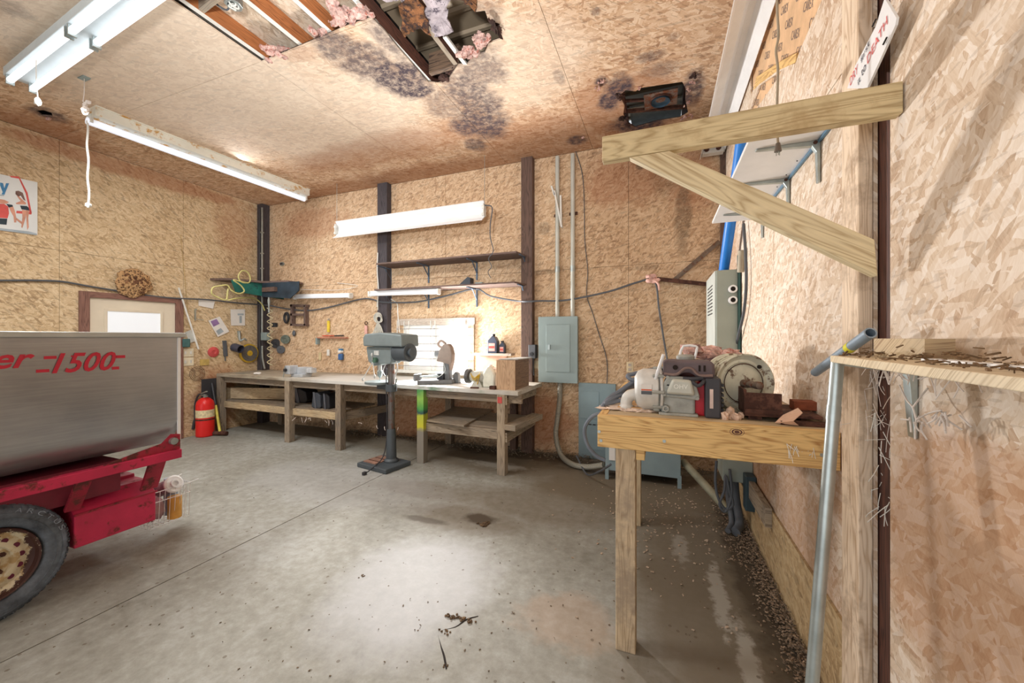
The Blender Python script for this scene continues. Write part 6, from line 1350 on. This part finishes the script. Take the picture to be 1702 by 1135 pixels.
sg('DRY', 1413, 143, 1427, 118, .028, m_textred); sg('first', 1432, 105, 1446, 72, .02, m_text); sg('to', 1433, 127, 1440, 113, .022, m_text); sg('DEATH', 1442, 107, 1477, 36, .026, m_textred); sg('it', 1427, 142, 1431, 132, .02, m_text)
for u, v in ((1453, 38), (1471, 68)):
    a_ = RW(u-3, v+6, .045); c_ = RW(u+3, v-6, .045); b = MB(); b.cyl(a_, c_, .0025, n=6); b.build('wire_tie', m_dark, t)

# ------------------------------------------------------------------ near shelf on the right wall with pipe prop
t = thing('plank_shelf', 'thin raw plank shelf on the right wall, strewn with nest debris', 'shelf', (.5, .9, 1.38))
a_ = V((.43, 1.285, 1.392)); c_ = V((.36, .35, 1.392))
b = MB(); b.slab([V((.405, .30, 1.382)), V((XR-.002, .30, 1.382)), V((XR-.002, 1.30, 1.382)), V((.425, 1.285, 1.382))], (0, 0, 1), .018); b.build('plank', WOOD('raw_plank', C(222, 206, 176), C(184, 162, 128), .75, grey=.25), t, bevel=.002)
b = MB(); b.prism([(0, 0), (-.16, 0), (-.16, -.012), (-.02, -.03), (-.008, -.2), (0, -.2)], (XR-.002, 1.36, 1.382), (1, 0, 0), (0, 0, 1), .03); b.build('steel_bracket', m_steel, t, bevel=.002)
b = MB(); b.bx(.50, .53, .3, 1.05, 1.4005, 1.406); one('white_strip', b, m_white, 'white metal strip lying on the raw plank shelf', 'strip')
rnd = random.Random(11); b = MB()
for k in range(420):
    y = rnd.uniform(.35, 1.28); x = rnd.uniform(.44, .60); r_ = rnd.uniform(.002, .007); z = 1.401+abs(rnd.gauss(0, .006))*(1.5 if .95 < y < 1.25 else .5)
    d_ = V((rnd.gauss(0, 1), rnd.gauss(0, 1), rnd.gauss(0, .25))).normalized()
    b.beam(V((x, y, z)), V((x, y, z))+d_*r_*3, r_*.7, r_*.5)
o = one('nest_debris', b, M('debris_brown', C(120, 96, 70), .95, 0, .4, 40), 'twigs and brown nest debris heaped on the raw plank shelf', 'debris', kind='stuff')
b = MB(); b.slab([V((.50, 1.24, 1.401)), V((.58, 1.27, 1.401)), V((.59, 1.12, 1.401)), V((.53, 1.10, 1.401))], (0, 0, 1), .045); one('wood_scrap', b, m_pineold, 'broken pale wood scrap at the far end of the plank shelf', 'wood scrap')
# prop pipe
top = PD(1392, 605, 1.06); bot0 = PD(1350, 1135, 1.02); dd = (bot0-top); k_ = (top.z-0.0)/(-dd.z); foot = top+dd*k_; top.z = 1.381
b = MB(); b.pipe(foot, top, .0150, .012, 24); b.v = [V((p.x, p.y, max(p.z, 0))) for p in b.v]
t = thing('prop_pipe', 'galvanised steel pipe propping the plank shelf, leaning in front of the near bench', 'pipe', foot); b.build('tube', m_steel, t, True)
d_ = (foot-top).normalized(); b = MB(); b.pipe(top+d_*.12, top+d_*.16, .0162, .0151, 24); b.build('sleeve', m_steel, t, True)
# scaffold pipe stub
pa, pb = PD(1447, 553, 1.07), PD(1355, 619, 1.45); pa.x = min(pa.x, XR-.05); pb.x = min(pb.x, XR-.05)
b = MB(); b.pipe(pb, pa, .0150, .0115, 22); t = thing('pipe_stub', 'blue-grey open pipe with a yellow mark lying across the plank shelf end', 'pipe', pb); b.build('tube', M('bluegrey_pipe', C(150, 168, 184), .45, .3, .1, 12, 0, .2, C(120, 90, 70)), t, True)
d_ = (pb-pa).normalized(); b = MB(); b.pipe(pa+d_*.115, pa+d_*.14, .0157, .0151, 22); b.build('yellow_mark', M('mark_yellow', C(220, 214, 60), .5), t, True)

# cobwebs
def web(segs, label, r=.0012, f=PX, m=m_cobweb):
    b = MB()
    for s_ in segs: b.tube(s_, r, 5, 3)
    return one('cobweb', b, m, label, 'cobweb', kind='stuff')
rnd = random.Random(5)
def fibres(c, n_, L_, sp):
    out = []
    for _ in range(n_):
        p = V(c)+V((rnd.uniform(-sp[0], sp[0]), rnd.uniform(-sp[1], sp[1]), rnd.uniform(-sp[2], sp[2]))); d_ = V((rnd.gauss(0, .3), rnd.gauss(0, 1), -abs(rnd.gauss(.6, 1)))).normalized()
        out.append([p, p+d_*L_*.5+V((0, rnd.gauss(0, L_*.1), 0)), p+d_*L_*rnd.uniform(.7, 1.2)])
    return out
web([[RW(1495, 640, .06), RW(1507, 665, .06), RW(1517, 677, .06), RW(1523, 697, .06)], [RW(1517, 677, .06), RW(1530, 660, .06), RW(1542, 645, .06)], [RW(1523, 697, .06), RW(1521, 715, .06), RW(1521, 730, .06)], [RW(1523, 697, .06), RW(1545, 686, .06), RW(1565, 682, .06)]]+fibres(RW(1523, 697, .06), 8, .03, (.01, .02, .01))+fibres(RW(1575, 690, .05), 16, .03, (.01, .03, .01)), 'dusty cobweb strands hanging under the plank shelf', .002)
web(fibres(RW(1462, 640, .0), 40, .10, (.03, .05, .12)), 'fine grey cobwebs in the dark post recess below the plank shelf', .0009)
web(fibres(RW(1500, 600, .12)+V((0, 0, -.02)), 26, .04, (.05, .2, .01)), 'dusty fringe along the underside of the plank shelf', .0012)
web(fibres(PY(1330, 745, FY-.006), 14, .05, (.05, .002, .02))+fibres(RW(1465, 770, .0), 30, .07, (.02, .04, .16)), 'straw and web wisps on the golden beam end by the wall post', .0011, m=m_whitedirty)
web(fibres(FB(560, .05)+V((0, 0, .36)), 16, .06, (1.1, .02, .01)), 'web tufts hanging from the lower shelf of the workbench', .004)

# ------------------------------------------------------------------ litter on the floor
rnd = random.Random(21)
def litter(name, gen, n_, m, label, s0, s1, cat='debris'):
    b = MB()
    for _ in range(n_):
        x, y, z = gen(); x = min(x, XR-.03); y = min(y, YB-.03); r_ = rnd.uniform(s0, s1); d_ = V((rnd.gauss(0, 1), rnd.gauss(0, 1), rnd.gauss(0, .3))).normalized()
        b.beam(V((x, y, z+r_*.25)), V((x, y, z+r_*.25))+d_*r_*1.6, r_*.9, r_*.35)
    return one(name, b, m, label, cat, kind='stuff')
def g_wall():
    y = rnd.uniform(1.6, 4.4); w_ = abs(rnd.gauss(0, .055+.04*(y > 2.8))); return (XR-.02-w_, y, max(0, .05-w_*.35)*rnd.random())
litter('wall_litter', g_wall, 3600, M('litter_brown', C(150, 130, 110), .95, 0, .6, 50), 'brown leaf litter banked along the foot of the right wall', .003, .010)
def g_back():
    x = rnd.uniform(-4.5, .5); w_ = abs(rnd.gauss(0, .10)); return (x, YB-.02-w_, max(0, .05-w_*.3)*rnd.random())
litter('bench_litter', g_back, 1500, M('litter_grey', C(134, 124, 108), .95, 0, .5, 50), 'grey litter along the foot of the back wall', .005, .016)
def g_pale():
    return (rnd.gauss(.1, .35), rnd.gauss(3.3, .5), .001)
litter('pale_litter', g_pale, 420, M('litter_pale', C(190, 170, 150), .95, 0, .3, 50), 'scattered pale shavings on the floor under the near bench', .004, .012)
def g_floor():
    p = PZ(rnd.uniform(60, 1200), rnd.uniform(790, 1130), 0); return (p.x, p.y, .0005)
litter('floor_crumbs', g_floor, 260, M('crumb_brown', C(116, 100, 82), .95, 0, .4, 50), 'small dark crumbs scattered over the concrete floor', .0015, .006)
def clod(u, v, r_, label, sc=(1.4, 1, .3), m=None, k=10):
    b = MB(); c = PZ(u, v, 0)
    for i in range(k): b.ball(c+V((rnd.gauss(0, r_*.5*sc[0]), rnd.gauss(0, r_*.5), r_*.12)), r_*rnd.uniform(.25, .5), (1, 1, .5), .8, i, 8)
    b.v = [V((p.x, p.y, max(p.z, 0))) for p in b.v]
    return one('dirt_clod', b, m or M('clod_brown', C(104, 84, 62), .95, 0, .4, 30), label, 'dirt', kind='stuff')
clod(803, 872, .045, 'small mound of dirt on the floor right of the drill press')
clod(769, 1030, .022, 'ragged dirt trail at the end of the floor crack', (4.5, 1.3, .3), k=22)
clod(742, 1050, .014, 'dirt filling the bend of the floor crack', (2.5, 1, .3)); clod(741, 1107, .009, 'dark speck at the lower end of the floor crack'); clod(603, 957, .011, 'dark leaf fragment on the bare concrete left of centre')
b = MB(); 
cr = [PZ(u, v, .0) for u, v in ((795, 1024), (775, 1030), (757, 1042), (730, 1050), (732, 1070), (738, 1090), (742, 1112))]
b.tube([V((p.x, p.y, -.001)) for p in cr], lambda f: .003+.002*math.sin(f*9), 5); struct(b.build('trim_8', m_dark))

# repeats share a group
for pre, g in (('abrasive_disc', 'abrasive discs beside the left corner post'), ('oil_bottle', 'oil bottles on the window ledge'), ('wall_conduit', 'conduits above the breaker panel'), ('power_tool_case', 'tool cases on the left lower shelf'), ('wall_shelf', 'brown wall shelves above the window'), ('wall_plate', 'cream wall plates beside the door'), ('wall_strip_light', 'short strip lights over the workbench'), ('strip_light', 'ceiling strip lights'), ('reflector_light', 'reflector fittings without tubes'), ('cobweb', 'dusty cobwebs'), ('dirt_clod', 'dirt on the bare concrete')):
    for o in bpy.data.objects:
        if o.parent is None and o.name.split('.')[0] == pre: o['group'] = g
